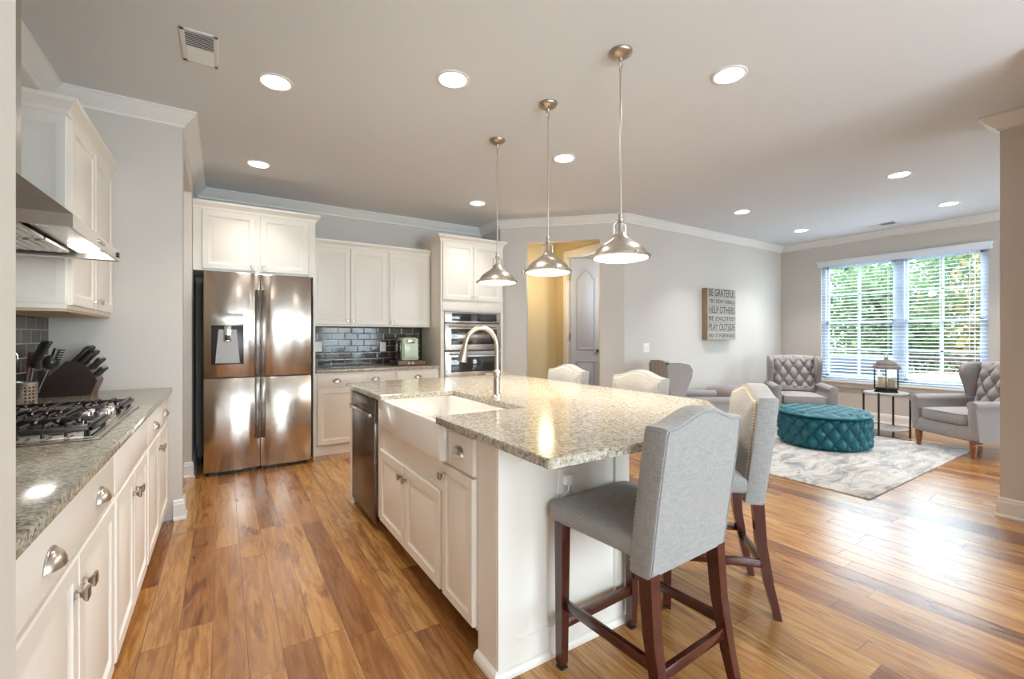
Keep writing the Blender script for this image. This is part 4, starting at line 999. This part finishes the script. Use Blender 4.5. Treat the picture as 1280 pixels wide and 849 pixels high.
for dx, dy, h, lab in ((-.045, .035, .13, 'cream pillar candle in the lantern, the left one'), (.035, -.04, .11, 'cream pillar candle in the lantern, the right one')):
    c_ = MB().lathe([(.036, .061), (.037, .065), (.037, .061+h), (.03, .064+h), (.006, .058+h), (0, .058+h)], (tx+dx, ty+dy, lz), 20).build('candle', 'candle'); tag(c_, lab, 'candle', 'candles in the lantern')
t = thing('draped_table', 'low round table covered by a brown cloth between two grey armchairs', 'table', (5.72, 3.50, 0))
def fold(u, z): return 1+(.03+.10*(1-z/.57))*math.sin(2*PI*u*9)*(.6+.4*math.sin(2*PI*u*2))+.04*math.sin(2*PI*u*5+1)
m = MB(); m.lathe([(.40, .016), (.38, .2), (.355, .4), (.325, .51), (.29, .545), (.22, .568), (.12, .588), (0, .595)], (5.72, 3.50, 0), 110, rf=fold); m.build('tablecloth', 'blanket', t, ang=80)
m = MB().lathe([(.24, .51), (.25, .52), (.24, .53)], (5.72, 3.50, 0), 30); m.build('table_top', 'block_front', t)
m = MB().cyl((5.72, 3.50, .013), (5.72, 3.50, .545), .03, 12); m.lathe([(.2, .013), (.2, .03), (.04, .05)], (5.72, 3.50, 0), 24); m.build('pedestal', 'block_front', t)

# ------------------------------------------------------------------ wall sign
t = thing('wall_sign', 'rustic wooden sign with dark lettering on the pale wall', 'sign', (6.16, 3.93, 1.57))
sx0_, sx1_, sz0_, sz1_ = 5.80, 6.50, 1.20, 1.945
MB().box(sx0_, sx1_, 3.885, 3.969, sz0_, sz1_, .003).build('panel', 'sign_wood', t)
m = MB(); nb = 6
for k in range(nb):
    z0 = sz0_+(sz1_-sz0_)*k/nb; m.box(sx0_+.004, sx1_-.004, 3.877, 3.886, z0+.003, z0+(sz1_-sz0_)/nb-.003, .001)
m.build('boards', 'sign_face', t)
def text_mesh(txt, w, h):
    cu = bpy.data.curves.new('lettering', 'FONT'); cu.body = txt; cu.align_x = 'CENTER'; cu.extrude = .5; o = bpy.data.objects.new('lettering', cu); C.objects.link(o)
    bpy.context.view_layer.update(); dg_ = bpy.context.evaluated_depsgraph_get(); me = bpy.data.meshes.new_from_object(o.evaluated_get(dg_)); bpy.data.objects.remove(o)
    xs = [v.co.x for v in me.vertices]; ys = [v.co.y for v in me.vertices]; w0, h0 = max(xs)-min(xs), max(ys)-min(ys); cx_, cy_ = (max(xs)+min(xs))/2, (max(ys)+min(ys))/2
    for v in me.vertices: v.co = ((v.co.x-cx_)*w/w0, (v.co.y-cy_)*h/h0, v.co.z*.002)
    return me
rowsT = [('BE GRATEFUL', .105), ('TRY NEW THINGS', .058), ('HELP OTHERS', .095), ('BE EXCITED', .062), ('PLAY OUTSIDE', .098), ('PAY IT FORWARD', .060)]
for k, (s_, h) in enumerate(rowsT):
    z = sz1_-(sz1_-sz0_)*(k+.5)/nb; me = text_mesh(s_, .64, h); me.transform(Matrix.Translation((6.15, 3.8765, z)) @ Matrix.Rotation(R(90), 4, 'X')); me.transform(WM[t.name].inverted())
    me.materials.clear(); me.materials.append(M['letter']); o = bpy.data.objects.new('lettering', me); C.objects.link(o); o.parent = t

# ------------------------------------------------------------------ outside the window
struct('ground', MB().box(8.3, 60, -30, 30, -.6, -.5), 'grass', smooth=False)
struct('deck_floor', MB().box(8.15, 11.9, -1, 6.5, -.3, -.12), 'deck', smooth=False)
t = thing('patio_sofa', 'blue-grey covered patio furniture outside the left half of the window', 'patio furniture', (9.9, 3.6, -.12))
m = MB(); rings = []
for z, w_, d_, r_ in ((-.11, .8, 1.55, .05), (.3, .8, 1.55, .08), (.62, .78, 1.5, .1), (.86, .60, 1.1, .1), (.90, .5, .95, .1)): rings.append([(9.95+x, 3.62+y, z) for x, y in rrect(w_, d_, r_, 4)])
m.loft(rings); m.build('cover', 'cover_blue', t, ang=40)
MB().tube([(9.95+x, 3.62+y, -.09) for x, y in rrect(.81, 1.56, .05, 4)]+[(10.355, 4.35, -.09)], .012, 6).build('hem', 'cover_blue', t)
t = thing('patio_table', 'white-topped patio table outside the right half of the window', 'patio table', (10.1, 2.35, -.12))
MB().box(9.7, 10.5, 1.95, 2.85, .55, .60, .01).build('table_top', 'paper_white', t)
for x in (9.76, 10.44):
    for y in (2.0, 2.8): MB().box(x-.025, x+.025, y-.025, y+.025, -.12, .549).build('leg', 'paper_white', t)
t = thing('patio_chair', 'blue-grey covered patio chair outside behind the right armchair', 'patio furniture', (10.0, 1.35, -.12))
m = MB(); m.loft([[(10.0+x, 1.35+y, z) for x, y in rrect(w_, w_, .08, 4)] for z, w_ in ((-.11, .8), (.4, .78), (.72, .7), (.80, .6))]); m.build('cover', 'cover_blue', t, ang=40)
MB().box(9.6, 10.4, .95, .99, -.11, -.08).build('hem', 'cover_blue', t)
t = thing('deck_railing', 'dark deck railing with balusters beyond the patio furniture', 'railing', (11.8, 2.8, -.12))
MB().box(11.75, 11.87, -1, 6.5, .80, .86, .01).build('top_rail', 'rail', t); MB().box(11.78, 11.84, -1, 6.5, -.02, .04).build('bottom_rail', 'rail', t)
m = MB()
for k in range(62): y = -.9+k*.12; m.box(11.795, 11.825, y-.012, y+.012, .035, .805)
m.build('balusters', 'rail', t)
for y in (-1, 1.5, 4.0, 6.45): MB().box(11.76, 11.86, y-.05, y+.05, -.12, .80).build('post', 'rail', t)
def tree(x, y, h, r, leafm, lab, seed, n=5200):
    rnd = random.Random(seed); t = thing('tree', lab, 'tree', (x, y, -.5), group='trees beyond the deck')
    m = MB(); m.tube([(x, y, -.5), (x+.1, y+.05, h*.3), (x-.05, y-.1, h*.6), (x+.05, y, h*.9)], [.16, .12, .09, .03], 8)
    cl = []
    for k in range(26):
        a = rnd.random()*2*PI; q = .12+.85*rnd.random(); zz = h*q; rr = r*(1-.55*q)*(.35+.65*rnd.random()); c_ = Vector((x+rr*math.cos(a), y+rr*math.sin(a), zz)); cl.append((c_, .45+.45*rnd.random()))
        m.tube([(x, y, zz*.8), ((x+c_.x)/2, (y+c_.y)/2, zz*.92), tuple(c_)], [.04, .025, .01], 5)
    m.build('trunk', 'bark', t); m = MB(); bm = m.bm
    for k in range(n):
        c_, cr_ = rnd.choice(cl); d = Vector((rnd.gauss(0, 1), rnd.gauss(0, 1), rnd.gauss(0, .8))); p = c_+d*cr_*.55
        if p.z < -.4: continue
        a = Vector((rnd.gauss(0, 1), rnd.gauss(0, 1), rnd.gauss(0, 1))).normalized(); b = a.cross(Vector((rnd.gauss(0, 1), rnd.gauss(0, 1), rnd.gauss(0, 1)))).normalized(); s_ = .05+.06*rnd.random()
        bm.faces.new([bm.verts.new(p+a*s_), bm.verts.new(p+b*s_*.55), bm.verts.new(p-a*s_), bm.verts.new(p-b*s_*.55)])
    me = bpy.data.meshes.new('foliage'); bm.to_mesh(me); bm.free(); me.materials.append(M[leafm]); o = bpy.data.objects.new('foliage', me); C.objects.link(o); me.transform(WM[t.name].inverted()); o.parent = t
tree(14.0, 7.0, 3.3, 1.25, 'leaf', 'bright green tree seen at the left edge of the window', 1)
tree(16.3, 6.0, 3.9, 1.3, 'leaf_dark', 'dark green tree set back behind the patio sofa', 2)
tree(13.6, 4.3, 3.1, 1.2, 'leaf', 'bright green tree behind the patio sofa, left half of the window', 8)
tree(16.6, 3.3, 4.1, 1.3, 'leaf', 'green tree set back behind the window mullion', 3)
tree(13.6, 1.9, 3.4, 1.1, 'leaf_gold', 'yellowish tree behind the patio table', 4)
tree(16.4, .7, 4.2, 1.3, 'leaf_dark', 'dark green tree seen through the right half of the window', 5)
tree(14.0, -.6, 3.6, 1.2, 'leaf', 'bright green tree seen at the right edge of the window', 6)
tree(20.5, 5.2, 4.6, 2.0, 'leaf_dark', 'large tree far behind on the left of the window view', 9)
tree(20.5, .6, 4.6, 2.0, 'leaf', 'large tree far behind on the right of the window view', 10)
